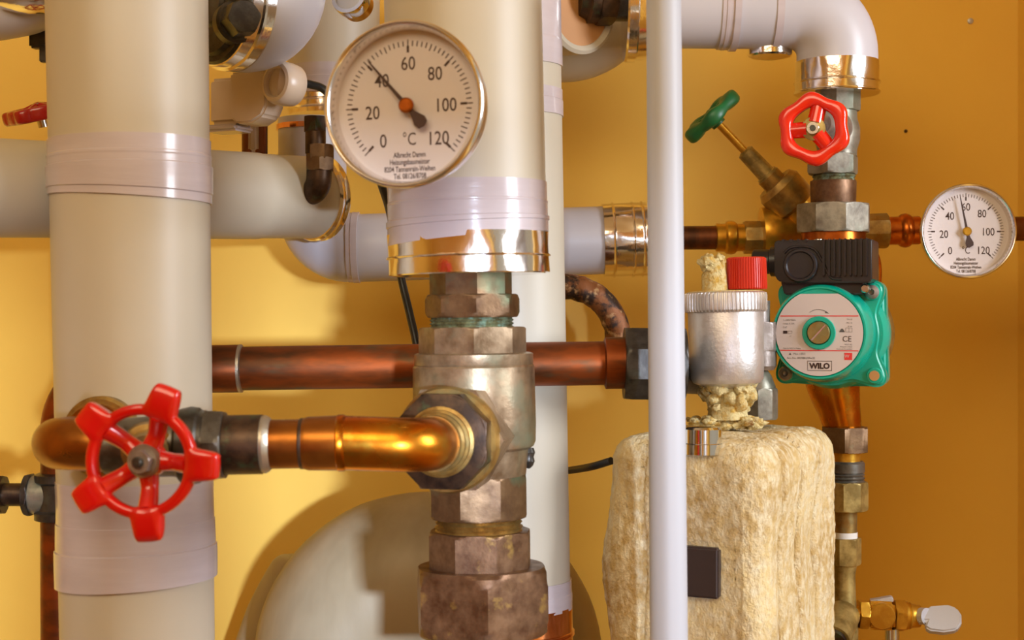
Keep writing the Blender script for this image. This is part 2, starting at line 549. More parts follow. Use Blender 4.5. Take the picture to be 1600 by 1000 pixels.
# ------------------------------------------------------------------ insulated pipes
def tape(ax, y0, y1, r, parent, slant=0.0, ridges=(), th=0.0006, m='tape'):
    """wrapped tape band; slant metres, ridges = list of positions of creases"""
    n = 26
    us = [y0 + (y1 - y0) * i / n for i in range(n + 1)]
    for q in ridges:
        us += [q - 0.8, q + 0.8]
    us = sorted(us)
    prof = []
    for u in us:
        k = 0
        for q in ridges:
            if u > q:
                k += 1
        prof.append((u, r + (th + 0.00045 * k * (1 if k % 2 else 0.3)) / S(ax.pt(u).y)))
    prof = [(y0 - 0.01, r - 2)] + prof + [(y1 + 0.01, r - 2)]
    mb = MB()
    ax.lathe(mb, prof, seg=96, wob=lambda a, t: 0.00025 * math.sin(3 * a + t * 90) * math.sin(5 * a))
    if slant:
        d = (ax.B - ax.A).normalized()
        mid = ax.t((y0 + y1) / 2)
        for v in mb.bm.verts:
            rel = v.co - ax.A
            tt = rel.dot(d)
            k = (tt - mid) / abs(ax.t(y1) - mid)
            v.co += d * slant * max(k, 0) * (v.co.x - ax.pt(y1).x) / ax.r(y1, r)
    return mb.build('tape_band', M[m], parent)

def foil_band(ax, u0, u1, r, parent, beads=(), m='foil', th=0.0010, name='foil_collar', cr=0.0007):
    mb = MB()
    n = 20
    us = [u0 + (u1 - u0) * i / n for i in range(n + 1)]
    for b in beads:
        us += [b - 2.2, b - 1.1, b, b + 1.1, b + 2.2]
    us = sorted(us)
    prof = [(u0 + (0.01 if u1 < u0 else -0.01), r - 3)]
    for u in us:
        k = 0
        for b in beads:
            if abs(u - b) < 2:
                k = 1.0 if abs(u - b) < .6 else 0.7
        prof.append((u, r + (th + 0.0014 * k) / S(ax.pt(u).y)))
    prof.append((u1 + 0.01, r - 3))
    ax.lathe(mb, prof, seg=120, wob=lambda a, t: cr * noise.noise(Vector((math.cos(a) * 3, math.sin(a) * 3, t * 40 + r))) )
    return mb.build(name, M[m], parent)

# left large pipe
a = Ax(198, -60, 1.06, 216.5, 1060, 1.06)
o = thing('insulated_pipe', 'thick cream jacketed upright pipe at the far left behind the red five-pronged handwheel', 'pipe', a.pt(500))
RL = 121
a.lathe(mb := MB(), [(-60, 124.5), (500, 121), (1060, 117.5)], seg=96)
mb.build('jacket', M['pvc'], o)
tape(a, 221, 312, 123, o, slant=0.0035, ridges=(245, 249, 262, 300))
tape(a, 748, 906, 119.5, o, slant=-0.002, ridges=(812, 850, 853))
pipeL = a

# middle large pipe, behind the gauge
a = Ax(722, -60, 1.05, 733, 430, 1.05)
o = thing('insulated_pipe', 'thick cream jacketed upright pipe directly behind the large thermometer, ending in a shiny foil collar', 'pipe', a.pt(200))
a.lathe(MB_ := MB(), [(-60, 123), (426, 123)], seg=96)
MB_.build('jacket', M['pvc'], o)
tape(a, 288, 374, 123.2, o, slant=-0.004, ridges=(317, 321, 343, 351))
foil_band(a, 366, 428, 123.6, o, beads=(402,), cr=0.0012)
a.lathe(MB_ := MB(), [(426, 122), (429.5, 119), (430, 60)], seg=96)
MB_.build('foil_end', M['foil'], o)

# rear upright pipe
a = Ax(789, -60, 1.2, 808.5, 1060, 1.2)
o = thing('insulated_pipe', 'pale cream upright pipe standing behind the bronze tee column', 'pipe', a.pt(500))
a.lathe(MB_ := MB(), [(-60, 85), (1060, 85)], seg=80)
MB_.build('jacket', M['pvc'], o)
tape(a, -50, 107, 85.2, o, ridges=(66,))
tape(a, 143, 184, 85.2, o, ridges=(160,))
tape(a, 905, 950, 86, o, ridges=(925, 937))
foil_band(a, 946, 1058, 86, o, beads=(986, 991), m='foil_copper')

# horizontal pipe at left, behind the left pipe
a = Ax(-60, 292, 1.047, 492, 309, 1.300)
o = thing('insulated_pipe', 'cream jacketed level pipe crossing behind the far left pipe below the ivory box', 'pipe', a.pt(300))
rr = 0.0345
mb = MB()
mb.lathe(a.A, a.B, [(0, rr), (a.L * .55, rr), (a.L * .551, rr + .0006), (a.L * .80, rr + .0006), (a.L * .801, rr), (a.L, rr)], seg=80)
mb.build('jacket', M['pvc'], o)
mb = MB()
mb.lathe(a.A, a.B, [(a.t(484), rr - .001), (a.t(485), rr + .0012), (a.t(489), rr + .0022), (a.t(492), rr + .0012), (a.t(496), rr + .0012), (a.t(500), rr + .0022), (a.t(503), rr + .0008), (a.t(505), rr - .005)], seg=80)
mb.build('foil_collar', M['foil'], o)

# elbow pipe behind: upright then level to the right
R6 = 53 * S(1.38)
pts = [P(488, 186, 1.38), P(488, 390, 1.38), P(955, 375, 1.38)]
pts = fillet(pts, 0.034, 14)
o = thing('insulated_pipe', 'white jacketed pipe whose elbow hangs behind the big thermometer and runs level right', 'pipe', P(488, 390, 1.38))
MB().tube(pts, R6, seg=64).build('jacket', M['pvc_white'], o)
a6 = Ax(560, 388, 1.38, 1010, 373, 1.38)
foil_band(a6, 942, 1010, 55, o, beads=(958, 988, 1003))
a6v = Ax(488, 180, 1.38, 488, 390, 1.38)
foil_band(a6v, 196, 204, 54, o, m='foil_copper')
tape(Ax(540, 387, 1.38, 620, 386, 1.38), 545, 562, 53.5, o, ridges=(552,), m='tape')

# upper pipe above it
a = Ax(523, -60, 1.42, 520, 180, 1.42)
o = thing('insulated_pipe', 'wide tan upright pipe deep behind the left rim of the large thermometer', 'pipe', a.pt(60))
a.lathe(MB_ := MB(), [(-60, 71), (150, 71)], seg=72)
MB_.build('jacket', M['pvc'], o)
tape(a, 108, 152, 71.2, o, ridges=(128,))
foil_band(a, 152, 182, 66, o, beads=(162, 173))

# top right pipe with elbow
R7 = 62.5 * S(1.32)
pts = fillet([P(995, 12, 1.32), P(1308, 14, 1.32), P(1308, 140, 1.32)], 0.040, 16)
o = thing('insulated_pipe', 'white jacketed pipe at top right turning down above the red lobed handwheel', 'pipe', P(1308, 14, 1.32))
MB().tube(pts, R7, seg=80).build('jacket', M['pvc_white'], o)
a = Ax(1308, 20, 1.32, 1308, 160, 1.32)
foil_band(a, 97, 147, 62.5, o, beads=(130, 145))
ah = Ax(980, 12, 1.32, 1300, 14, 1.32)
tape(ah, 1122, 1150, 63, o, ridges=(1128, 1133, 1140))
tape(ah, 1205, 1216, 62.8, o)
mb = MB()
ah.lathe(mb, [(976, 70), (976, 82), (979, 85), (992, 85), (994, 82), (1012, 80), (1014, 62)], seg=72)
mb.build('foil_collar', M['foil'], o)
q = P(1203, 70, 1.33)
MB().lathe(q, q + Vector((0, 0, -.012)), [(0, .019), (.009, .019), (.0105, .0175), (.012, .010)], seg=48).build('foil_collar', M['foil'], o)

# top centre elbow
pts = fillet([P(800, 53, 1.425), P(958, 53, 1.425), P(958, -90, 1.425)], 0.046, 14)
o = thing('insulated_pipe', 'cream jacketed elbow at the top centre right of the rear upright pipe', 'pipe', P(940, 53, 1.40))
MB().tube(pts, 75 * S(1.425), seg=72).build('jacket', M['pvc'], o)
fr = Fr.axes(P(903, 22, 1.305), (0.55, -0.80, -0.1))
mb = MB()
mb.lathe(fr.pt(0, 0, -.03), fr.pt(0, 0, .008), [(0, .034), (.036, .034), (.038, .031), (.036, .027), (.034, .0265)], seg=56, e=(fr.U, fr.V))
mb.build('jacket_branch', M['pvc'], o)
MB().lathe(fr.pt(0, 0, 0), fr.pt(0, 0, .006), [(0, .027), (.005, .027)], seg=48, e=(fr.U, fr.V)).build('end_board', M['jacket_inside'], o)
# dark fitting between them
a = Ax(905, -6, 1.30, 978, -6, 1.31)
o = thing('bronze_fitting', 'dark bronze fitting at the top edge between the cream elbow and the foil collar', 'pipe fitting', a.pt(940))
a.lathe(MB_ := MB(), [(902, 30), (914, 36), (916, 42), (934, 42)], seg=48)
MB_.build('body', M['bronze_dark'], o)
a.lathe(MB_ := MB(), [(930, 46), (956, 46)], sides=8, rot=10, chamf=0.002)
MB_.build('hex_nut', M['bronze_dark'], o)
a.lathe(MB_ := MB(), [(955, 39), (985, 39)], seg=40)
MB_.build('sleeve', M['iron'], o)

# big elbow jacket low in the middle
Yb = 1.375
pts = fillet([P(527, 1120, Yb), P(532, 900, Yb), P(808, 900, Yb), P(812, 1120, Yb)], 134 * S(Yb), 16)
o = thing('insulated_bend', 'big dusty cream jacketed bend rising low behind the bronze tee column', 'pipe bend', P(668, 1020, Yb))
mb = MB()
mb.tube(pts, 131 * S(Yb), seg=72, wob=lambda a_, i: 0.0010 * noise.noise(Vector((a_ * 2, i * .3, 2))))
mb.build('jacket', M['pvc_dusty'], o)
o = MB().tube([P(402, 1080, 1.47), P(440, 965, 1.47), P(468, 890, 1.47), P(474, 872, 1.47)], [58 * S(1.47), 56 * S(1.47), 44 * S(1.47), 22 * S(1.47)], seg=40, smooth=6).build('insulated_stub', M['pvc_dusty'])
tag(o, 'narrow jacketed stub near the wall left of the big dusty bend', 'pipe')

# top left jacketed elbow
o = thing('insulated_pipe', 'white jacketed pipe bend with golden foil in the top left corner', 'pipe', P(20, 10, 1.25))
pts = [P(-80, 20, 1.25), P(0, 12, 1.25), P(60, -4, 1.27), P(110, -50, 1.30)]
MB().tube(pts, 50 * S(1.25), seg=48, smooth=6).build('jacket', M['pvc_white'], o)
MB().tube([P(15, -28, 1.23), P(60, -24, 1.23), P(120, -40, 1.25)], 46 * S(1.23), seg=48, smooth=4).build('foil_collar', M['foil'], o)
o = thing('pipe_clamp', 'dark clamp under the jacketed bend in the top left corner', 'clamp', P(62, 70, 1.28))
fr = Fr(P(64, 66, 1.28), 10)
s = S(1.28)
MB().box(fr, -16 * s, 20 * s, -10 * s, 18 * s, -.006, .006, .002).build('jaw', M['iron'], o)
MB().box(fr, 0 * s, 14 * s, -32 * s, -8 * s, -.004, .004, .001).build('lug', M['iron'], o)
# nail like screw under jacket
q = P(21, 64, 1.26)

# ------------------------------------------------------------------ thin white pipe
a = Ax(1036.5, -60, 1.0, 1045.5, 1060, 1.0)
o = MB()
a.lathe(o, [(-60, 27), (1060, 29.8)], seg=64)
o = o.build('white_pipe', M['white_paint'])
tag(o, 'thin glossy white painted upright pipe in front of the mineral wool block', 'pipe')

# ------------------------------------------------------------------ long copper pipe
Yc = 1.14
pts = [P(978, 567, Yc), P(98, 580, Yc), P(99, 1060, Yc)]
pts = fillet(pts, 0.045, 14)
o = thing('copper_pipe', 'long brown copper pipe crossing behind the bronze column and turning down at far left', 'pipe', P(500, 574, Yc))
MB().tube(pts, 34.3 * S(Yc), seg=48).build('tube', M['copper'], o)
ac = Ax(98, 580, Yc, 978, 567, Yc)
ac.lathe(MB_ := MB(), [(300, 37.5), (372, 37.5), (376, 36)], seg=48)
MB_.build('socket', M['copper'], o)
ac.lathe(MB_ := MB(), [(373, 35), (374, 38), (378, 37.8), (380, 34.5)], seg=48)
MB_.build('solder_ring', M['solder'], o)
ac.lathe(MB_ := MB(), [(944, 36), (946, 40.5), (985, 40.5)], seg=48)
MB_.build('socket', M['copper'], o)
a = Ax(975, 567, Yc, 1110, 588, Yc)
o = thing('pipe_union', 'blackened hexagonal union on the right end of the long copper pipe', 'pipe fitting', a.pt(1020))
Ax(975, 567.5, Yc, 1078, 569, Yc).lathe(MB_ := MB(), [(975, 60), (1070, 60)], sides=8, rot=22, chamf=0.005)
MB_.build('union_nut', M['iron'], o)
MB().tube([P(1040, 583, 1.152), P(1050, 585, 1.185), P(1112, 590, 1.262)], [29 * S(1.18)] * 3, seg=32, smooth=5).build('nipple', M['iron'], o)

# tee and bolts on the descending copper
o = thing('pipe_tee', 'paint splashed dark tee on the upright copper pipe at the far left edge', 'pipe fitting', P(70, 772, Yc))
a = Ax(99, 735, Yc, 99, 812, Yc)
a.lathe(MB_ := MB(), [(738, 36), (741, 44), (752, 44), (756, 38), (796, 38), (800, 44), (811, 44), (813, 36)], seg=40)
MB_.build('body', M['iron'], o)
a = Ax(-40, 773, Yc, 99, 773, Yc)
Ax(48, 773, Yc, 90, 773, Yc).lathe(MB_ := MB(), [(48, 29), (60, 31), (90, 31)], seg=40)
MB_.build('branch', M['galv'], o)
a.lathe(MB_ := MB(), [(40, 33), (50, 35)], sides=8, rot=20, chamf=.001)
MB_.build('hex_collar', M['iron'], o)
a.lathe(MB_ := MB(), [(-30, 18), (44, 18)], seg=32)
MB_.build('nipple', M['bronze_dark'], o)
a.lathe(MB_ := MB(), [(-40, 35), (7, 33)], sides=6, rot=20, chamf=.002)
MB_.build('hex_nut', M['bronze_dark'], o)

# mottled curved pipe
pts = [P(840, 452, 1.30), P(890, 448, 1.30), P(935, 466, 1.30), P(962, 506, 1.30), P(966, 560, 1.30), P(966, 600, 1.30)]
o = MB().tube(pts, 20 * S(1.3), seg=28, smooth=8, wob=lambda a_, i: 0.0011 * noise.noise(Vector((a_, i * .5, 0)))).build('curved_pipe', M['corroded'])
tag(o, 'mottled brown curved pipe arching over the black union behind the white pipe', 'pipe')

# ------------------------------------------------------------------ bronze tee column
YT = 1.05
T0 = thing('bronze_tee', 'weathered bronze tee with stacked hexagonal nuts below the foil collar', 'pipe fitting', P(742, 660, YT))
def vsec(y0, y1, x, r, m, name='hex_nut', sides=8, rot=0, ch=0.0, seg=64, Y=YT, parent=None, wob=None, prof=None):
    ax = Ax(x, y0, Y, x + (y1 - y0) * 0.012, y1, Y)
    mb = MB()
    pr = [(y0 + (y1 - y0) * f, r * k) for f, k in (prof or ((0, 1), (1, 1)))]
    ax.lathe(mb, pr, sides=sides, rot=rot, chamf=ch, seg=seg, wob=wob)
    return mb.build(name, M[m], parent if parent else T0)
vsec(424, 462, 735.5, 65, 'bronze', 'neck', 8, 80)
vsec(460, 496, 738, 74, 'bronze', 'hex_nut', 8, -6, 0.0035)
vsec(492, 514, 737, 66, 'verdigris', 'thread', 0, prof=((0, .96), (.12, 1.0), (.25, .95), (.37, 1.0), (.5, .95), (.62, 1.0), (.75, .95), (.87, 1.0), (1, 1)))
vsec(511, 553, 738, 84, 'bronze_light', 'hex_nut', 8, -3, 0.0012)
vsec(551, 571, 740, 93, 'bronze_light', 'flange', 0, prof=((0, .95), (.1, 1), (.85, 1), (.95, .99), (1, .97)))
mb = MB()
ax = Ax(740, 570, YT, 743, 745, YT)
ax.lathe(mb, [(570, 93), (573, 95), (660, 96), (690, 95), (697, 92), (702, 84), (742, 79)], seg=80)
mb.build('body', M['bronze_light'], T0)
vsec(740, 808, 746, 80, 'bronze', 'hex_nut', 8, 18, 0.0025)
vsec(806, 832, 748, 68, 'brass_old', 'thread', 0, prof=((0, .97), (.1, 1.0), (.2, .95), (.35, 1.0), (.5, .95), (.62, 1.02), (.75, .97), (.87, 1.02), (1, 1)))
vsec(828, 900, 750, 83, 'bronze_red', 'hex_nut', 8, -19, 0.0025)
vsec(884, 988, 752, 113, 'bronze_red', 'union_nut', 6, -36 + 60, 0.0115)
vsec(984, 1070, 747, 66, 'bronze_red', 'tail_piece', 0)
# outlet towards the viewer
c = P(742, 676, YT)
fo = Fr(c, 14)
mb = MB()
e = (fo.U, fo.V)
mb.lathe(fo.pt(0, 0, .02), fo.pt(0, 0, .1), [(0, .034), (.030, .036), (.045, .037)], sides=6, rot=0, e=e)
mb.build('outlet_boss', M['bronze_light'], T0)
MB().lathe(fo.pt(0, 0, .06), fo.pt(0, 0, .1), [(0, .034), (.006, .0345), (.010, .033)], seg=64, e=e).build('outlet_ring', M['brass_old'], T0)
MB().lathe(fo.pt(0, 0, .068), fo.pt(0, 0, .1), [(0, .0325), (.014, .0325)], sides=8, rot=22.5, chamf=0.0008, e=e).build('outlet_nut', M['bronze_dark'], T0)
MB().lathe(fo.pt(0, 0, .080), fo.pt(0, 0, .1), [(0, .0225), (.004, .0225), (.005, .0205), (.008, .0205), (.009, .0190), (.0125, .0190), (.014, .0175), (.019, .0175)], seg=56, e=e).build('nipple', M['brass_old'], T0)
q = P(826, 700, YT)
MB().lathe(q, q + Vector((0, 0, -.014)), [(0, .0035), (.003, .0045), (.006, .0035), (.009, .0042), (.012, .003), (.014, .001)], seg=16).build('bolt', M['iron'], T0)

# brass elbow and copper stub to the left
Yv = 0.926
pe = fo.pt(0, 0, .094)
o = thing('brass_elbow', 'shiny golden brass elbow coming out of the bronze tee towards the left', 'pipe fitting', pe)
s0 = pe
s1 = fo.pt(0, 0, .094 + .030)
s1.y = Yv
pl = P(536, 692, Yv)
s1.z = (s0.z + pl.z) / 2
pts = fillet([s0, s1, pl], 0.020, 16)
re = 42.5 * S(Yv)
MB().tube(pts, re, seg=48).build('tube', M['elbow'], o)
d = (pe - fo.pt(0, 0, .09)).normalized()
MB().lathe(pe - d * .001, pe + d, [(0, re + .0006), (.003, re + .001), (.0038, re)], seg=48, e=e).build('solder_ring', M['solder'], o)
av = Ax(250, 697, Yv, 540, 692, Yv)
av.lathe(MB_ := MB(), [(526, 42), (529, 44.5), (537, 44.5), (541, 42.5)], seg=48)
MB_.build('bead', M['elbow'], o)
o = thing('copper_stub', 'short orange brown copper stub between brass elbow and black sleeve', 'pipe', av.pt(470))
av.lathe(MB_ := MB(), [(410, 38.5), (470, 38.5), (476, 40), (482, 42), (528, 43)], seg=48)
MB_.build('tube', M['elbow_brown'], o)
av.lathe(MB_ := MB(), [(468, 38), (470, 40), (474, 40), (476, 38)], seg=48)
MB_.build('bead', M['bronze_dark'], o)

# gate valve with red wheel
GV = thing('gate_valve', 'gate valve with a red five-pronged handwheel in front of the far left pipe', 'valve', P(240, 696, Yv))
av.lathe(MB_ := MB(), [(404, 40), (407, 44.5), (415, 45.5), (420, 43), (424, 39)], seg=48)
MB_.build('solder_ring', M['solder'], GV)
av.lathe(MB_ := MB(), [(345, 46.5), (410, 46.5)], seg=48)
MB_.build('sleeve', M['bronze_dark'], GV)
av.lathe(MB_ := MB(), [(318, 59), (352, 59)], sides=6, rot=22, chamf=0.004)
MB_.build('hex_nut', M['iron_grey'], GV)
av.lathe(MB_ := MB(), [(278, 50), (284, 58), (300, 61), (312, 59), (316, 55), (322, 55)], seg=56)
MB_.build('body_ring', M['iron'], GV)
av.lathe(MB_ := MB(), [(165, 42), (180, 44), (215, 46), (245, 48), (270, 48), (284, 50)], seg=56)
MB_.build('body', M['iron_grey'], GV)
WC = P(226, 720, 0.862)
fw = Fr(WC, 8, 0)
vb = av.pt(232)
dv = (WC - vb)
MB().tube([vb, vb + dv * .3, vb + dv * .31, vb + dv * .62], [.0165, .0155, .0125, .0115], seg=32).build('bonnet', M['brass_old'], GV)
MB().tube([vb + dv * .55, WC + fw.W * .002], .0045, seg=20).build('stem', M['steel'], GV)
s = S(0.862)
kn = [math.radians(x) for x in (-3, 69, 141, 213, 285 - 9)]
def kf(a):
    b = 0
    for k in kn:
        dd = abs((a - k + PI) % (2 * PI) - PI)
        x = (math.radians(18) - dd) / math.radians(10.5)
        x = min(max(x, 0), 1)
        b = max(b, x * x * (3 - 2 * x))
    return b
mb = MB()
mb.ringwheel(fw, lambda a: (72 - 3 * kf(a)) * s, lambda a: (90 + 36 * kf(a)) * s, lambda a: (.0042 + .0010 * kf(a)), n=360, w=.004)
hw = mb.build('handwheel', M['red'], GV, ang=50)
for k in kn:
    dr = Vector((math.cos(k), math.sin(k)))
    MB().tube([fw.pt(dr.x * 16 * s, dr.y * 16 * s, -.004), fw.pt(dr.x * 45 * s, dr.y * 45 * s, -.0035), fw.pt(dr.x * 78 * s, dr.y * 78 * s, .003)],
              [.0062, .0050, .0060], seg=20, smooth=5).build('spoke', M['red'], hw)
MB().lathe(fw.pt(0, 0, -.012), fw.pt(0, 0, .01), [(0, .008), (.002, .010), (.010, .0105), (.013, .009)], seg=40, e=(fw.U, fw.V)).build('hub', M['red'], hw)
MB().lathe(fw.pt(0, 0, 0), fw.pt(0, 0, .01), [(0, .0095), (.002, .0095), (.0035, .0085)], seg=40, e=(fw.U, fw.V)).build('washer', M['galv_pale'], hw)
MB().lathe(fw.pt(0, 0, .002), fw.pt(0, 0, .02), [(0, .0070), (.0075, .0070)], sides=6, rot=15, chamf=.002, e=(fw.U, fw.V)).build('hub_nut', M['galv_pale'], hw)
MB().lathe(fw.pt(0, 0, .008), fw.pt(0, 0, .02), [(0, .0032), (.004, .0030), (.005, .002)], seg=24, e=(fw.U, fw.V)).build('stem_tip', M['iron'], hw)

# elbow going back into the left pipe
BR = thing('brass_bend', 'brown brass bend at far left leading into the thick cream pipe', 'pipe fitting', P(100, 692, .95))
pts = [av.pt(190), P(140, 695, .929), P(108, 694, .935), P(91, 693, .953), P(96, 691, .975), P(122, 688, .993), P(152, 685, 1.008)]
rb = 40.5 * S(.935)
MB().tube(pts, [rb] * 7, seg=48, smooth=8).build('tube', M['elbow_brown'], BR)
fr = Fr(P(158, 682, 1.004), 9)
MB().lathe(fr.pt(0, 0, -.004), fr.pt(0, 0, .01), [(0, .0265), (.006, .0265), (.0075, .0245), (.0075, .018)], seg=56, e=(fr.U, fr.V)).build('rosette', M['brass_old'], BR)
MB().lathe(fr.pt(0, 0, 0), fr.pt(0, 0, .01), [(0, .0215), (.008, .0215), (.010, .019)], seg=56, e=(fr.U, fr.V)).build('inner_ring', M['elbow_brown'], BR)

# ------------------------------------------------------------------ thermometers
def thermometer(name, label, c, yaw, R, value, depth, stem, cat='thermometer', roll=0):
    o = thing(name, label, cat, c)
    fr = Fr(c, yaw, 0, roll)
    e = (fr.U, fr.V)
    def L(w0, prof, seg=96):
        return MB().lathe(fr.pt(0, 0, w0), fr.pt(0, 0, w0 + .05), prof, seg=seg, e=e)
    k = R / 0.05
    L(-depth, [(0, R * .80), (.001, R * .93), (depth * .35, R * .955), (depth - .0112 * k, R * .955)]).build('case', M['bezel'], o)
    mb = MB()
    # bezel ring cross-section
    prof = [(-.006 * k, R * .955), (-.006 * k, R * .985), (-.001 * k, R), (.001 * k, R), (.0028 * k, R * .985), (.0034 * k, R * .965), (.0030 * k, R * .945), (.0012 * k, R * .930), (-.0005 * k, R * .915), (-.0100 * k, R * .895), (-.0100 * k, R * .955)]
    n = 144
    rings = []
    for i in range(n):
        a_ = 2 * PI * i / n
        rings.append([mb.bm.verts.new(fr.pt(r * math.cos(a_), r * math.sin(a_), w_)) for w_, r in prof])
    for i in range(n):
        A_, B_ = rings[i], rings[(i + 1) % n]
        for j in range(len(prof) - 1):
            mb.bm.faces.new((A_[j], A_[j + 1], B_[j + 1], B_[j]))
    mb.build('bezel', M['bezel'], o, ang=50)
    wd = -.0092 * k
    dial = MB().lathe(fr.pt(0, 0, wd - .001), fr.pt(0, 0, 0), [(0, R * .93), (.001, R * .93)], seg=96, e=e).build('dial', M['dial'], o)
    mb = MB()
    def tick(v, r0, r1, wdt):
        a_ = math.radians(225 - v * 2.25)
        ux, uy = math.cos(a_), math.sin(a_)
        mb.quad(fr, [(ux * r0 - uy * wdt, uy * r0 + ux * wdt), (ux * r1 - uy * wdt, uy * r1 + ux * wdt), (ux * r1 + uy * wdt, uy * r1 - ux * wdt), (ux * r0 + uy * wdt, uy * r0 - ux * wdt)], wd + .00015)
    for v in range(0, 121):
        if v % 2 == 0:
            tick(v, R * .72, R * (.785 if v % 20 else .80), R * .0065)
    for v in range(0, 121, 20):
        tick(v, R * .645, R * .725, R * .015)
    for v in (10, 30, 50, 70, 90, 110):
        tick(v, R * .70, R * .785, R * .006)
    mb.build('scale_marks', M['ink'], dial, fix=False, smooth=False)
    mb = MB()
    for v in range(0, 121, 20):
        a_ = math.radians(225 - v * 2.25)
        q = R * (.52 if v < 100 else .50)
        qq = {0: (.33, -.395), 20: (.46, -.07 + .02), 40: (.335, .33), 60: (0, .52), 80: (.335, .38), 100: (.46, 0), 120: (.36, -.39)}[v]
        uu = -qq[0] if v < 60 else qq[0]
        mb.text(str(v), fr, uu * R, qq[1] * R, wd + .0002, R * .165, sx=.82, bold=.004)
    mb.text('°C', fr, R * .0, -R * .385, wd + .0002, R * .155, sx=.75)
    mb.build('numerals', M['ink'], dial, fix=False, smooth=False)
    mb = MB()
    for i, t_ in enumerate(('Albrecht Damm', 'Heizungsbaumeister', '8204 Tannenrain-Weihen', 'Tel. 08126/8708')):
        mb.text(t_, fr, 0, -R * (.575 + .085 * i), wd + .0002, R * .066, sx=.68, bold=.012)
    mb.build('maker_text', M['ink'], dial, fix=False, smooth=False)
    a_ = math.radians(225 - value * 2.25)
    nf = Fr(fr.pt(0, 0, -.0045 * k), yaw, 0, roll)
    ux, uy = math.cos(a_), math.sin(a_)
    def loc(l, t_):
        return (ux * l - uy * t_, uy * l + ux * t_)
    pts = [loc(R * .75, 0), loc(R * .70, -R * .009), loc(0, -R * .026), loc(-R * .12, -R * .035), loc(-R * .25, -R * .085), loc(-R * .315, -R * .07), loc(-R * .34, 0),
           loc(-R * .315, R * .07), loc(-R * .25, R * .085), loc(-R * .12, R * .035), loc(0, R * .026), loc(R * .70, R * .009)]
    MB().prism(pts, nf, -.0002, .0004).build('needle', M['ink'], o, smooth=False)
    MB().lathe(nf.pt(0, 0, -.0046 * k), nf.pt(0, 0, .01), [(0, R * .03), (.0045 * k, R * .03), (.0046 * k, R * .094), (.0058 * k, R * .092), (.0066 * k, R * .07)], seg=40, e=e).build('needle_hub', M['copper_warm' if yaw > 5 else 'brass'], o)
    MB().lathe(fr.pt(0, 0, .0000), fr.pt(0, 0, .01), [(0, R * .915), (.0008, R * .915)], seg=72, e=e).build('glass', M['glass'], o)
    MB().lathe(fr.pt(0, 0, -depth - stem), fr.pt(0, 0, -depth), [(0, .007), (stem - .010, .007), (stem - .009, .011), (stem + .0005, .011)], seg=32, e=e).build('stem', M['brass_old'], o)
    return o

thermometer('thermometer', 'large round thermometer reading about 40 degrees in front of the middle pipe', P(631, 163, .915), 15, 132 * S(.915), 42, .020, .068, roll=1.0)
thermometer('thermometer', 'smaller round thermometer at the right edge beside the pump', P(1513, 361, 1.29), 1, 75 * S(1.29), 55, .014, .072)
# partial small gauge at the top edge
fr = Fr(P(545, -6, 1.22), 18, -14)
o = thing('sight_gauge', 'small chrome rimmed gauge cut by the top edge above the large thermometer', 'gauge', fr.o)
e = (fr.U, fr.V)
MB().lathe(fr.pt(0, 0, -.012), fr.pt(0, 0, 0), [(0, .0125), (.002, .0145), (.010, .0150), (.013, .0145), (.013, .0115), (.011, .0110)], seg=48, e=e, cap=False).build('rim', M['chrome'], o)
MB().lathe(fr.pt(0, 0, -.003), fr.pt(0, 0, 0), [(0, .0112), (.001, .0112)], seg=40, e=e).build('dial', M['lever'], o)
MB().lathe(fr.pt(0, 0, -.02), fr.pt(0, 0, 0), [(0, .013), (.008, .0125)], seg=40, e=e).build('case', M['brass'], o)

# ------------------------------------------------------------------ dark valve head, top left of centre
o = thing('capped_valve', 'dark iron capped valve with big hex bolt right of the far left pipe', 'valve', P(372, 20, 1.2))
fr = Fr.axes(P(329, 2, 1.165), (-0.72, -0.69, 0.0))
e = (fr.U, fr.V)
MB().tube(fillet([fr.pt(0, 0, -.026), fr.pt(0, 0, -.046), fr.pt(0, 0, -.046) + Vector((0, 0, .14))], .019, 10), .0505, seg=64).build('jacket', M['pvc_white'], o)
MB().lathe(fr.pt(0, 0, -.028), fr.pt(0, 0, 0), [(0, .046), (.001, .0500), (.009, .0495), (.010, .0510), (.012, .0510), (.013, .0490), (.021, .0480), (.023, .044)], seg=72, e=e,
           wob=lambda a_, t: .0007 * noise.noise(Vector((math.cos(a_) * 4, math.sin(a_) * 4, t * 60)))).build('foil_collar', M['foil'], o)
MB().lathe(fr.pt(0, 0, -.012), fr.pt(0, 0, 0), [(0, .047), (.006, .047), (.008, .045), (.008, .041), (.012, .039), (.013, .020), (.016, .018)], seg=64, e=e).build('end_plate', M['iron'], o)
fq = Fr.axes(P(373, 32, 1.140), (0.42, -0.90, 0.0))
MB().lathe(fq.pt(0, 0, -.014), fq.pt(0, 0, .03), [(0, .0165), (.010, .0160), (.012, .0140)], seg=48, e=(fq.U, fq.V)).build('plug_collar', M['iron'], o)
MB().lathe(fq.pt(0, 0, -.003), fq.pt(0, 0, .03), [(0, .0138), (.020, .0132)], sides=6, rot=10, chamf=.002, e=(fq.U, fq.V)).build('hex_bolt', M['iron'], o)

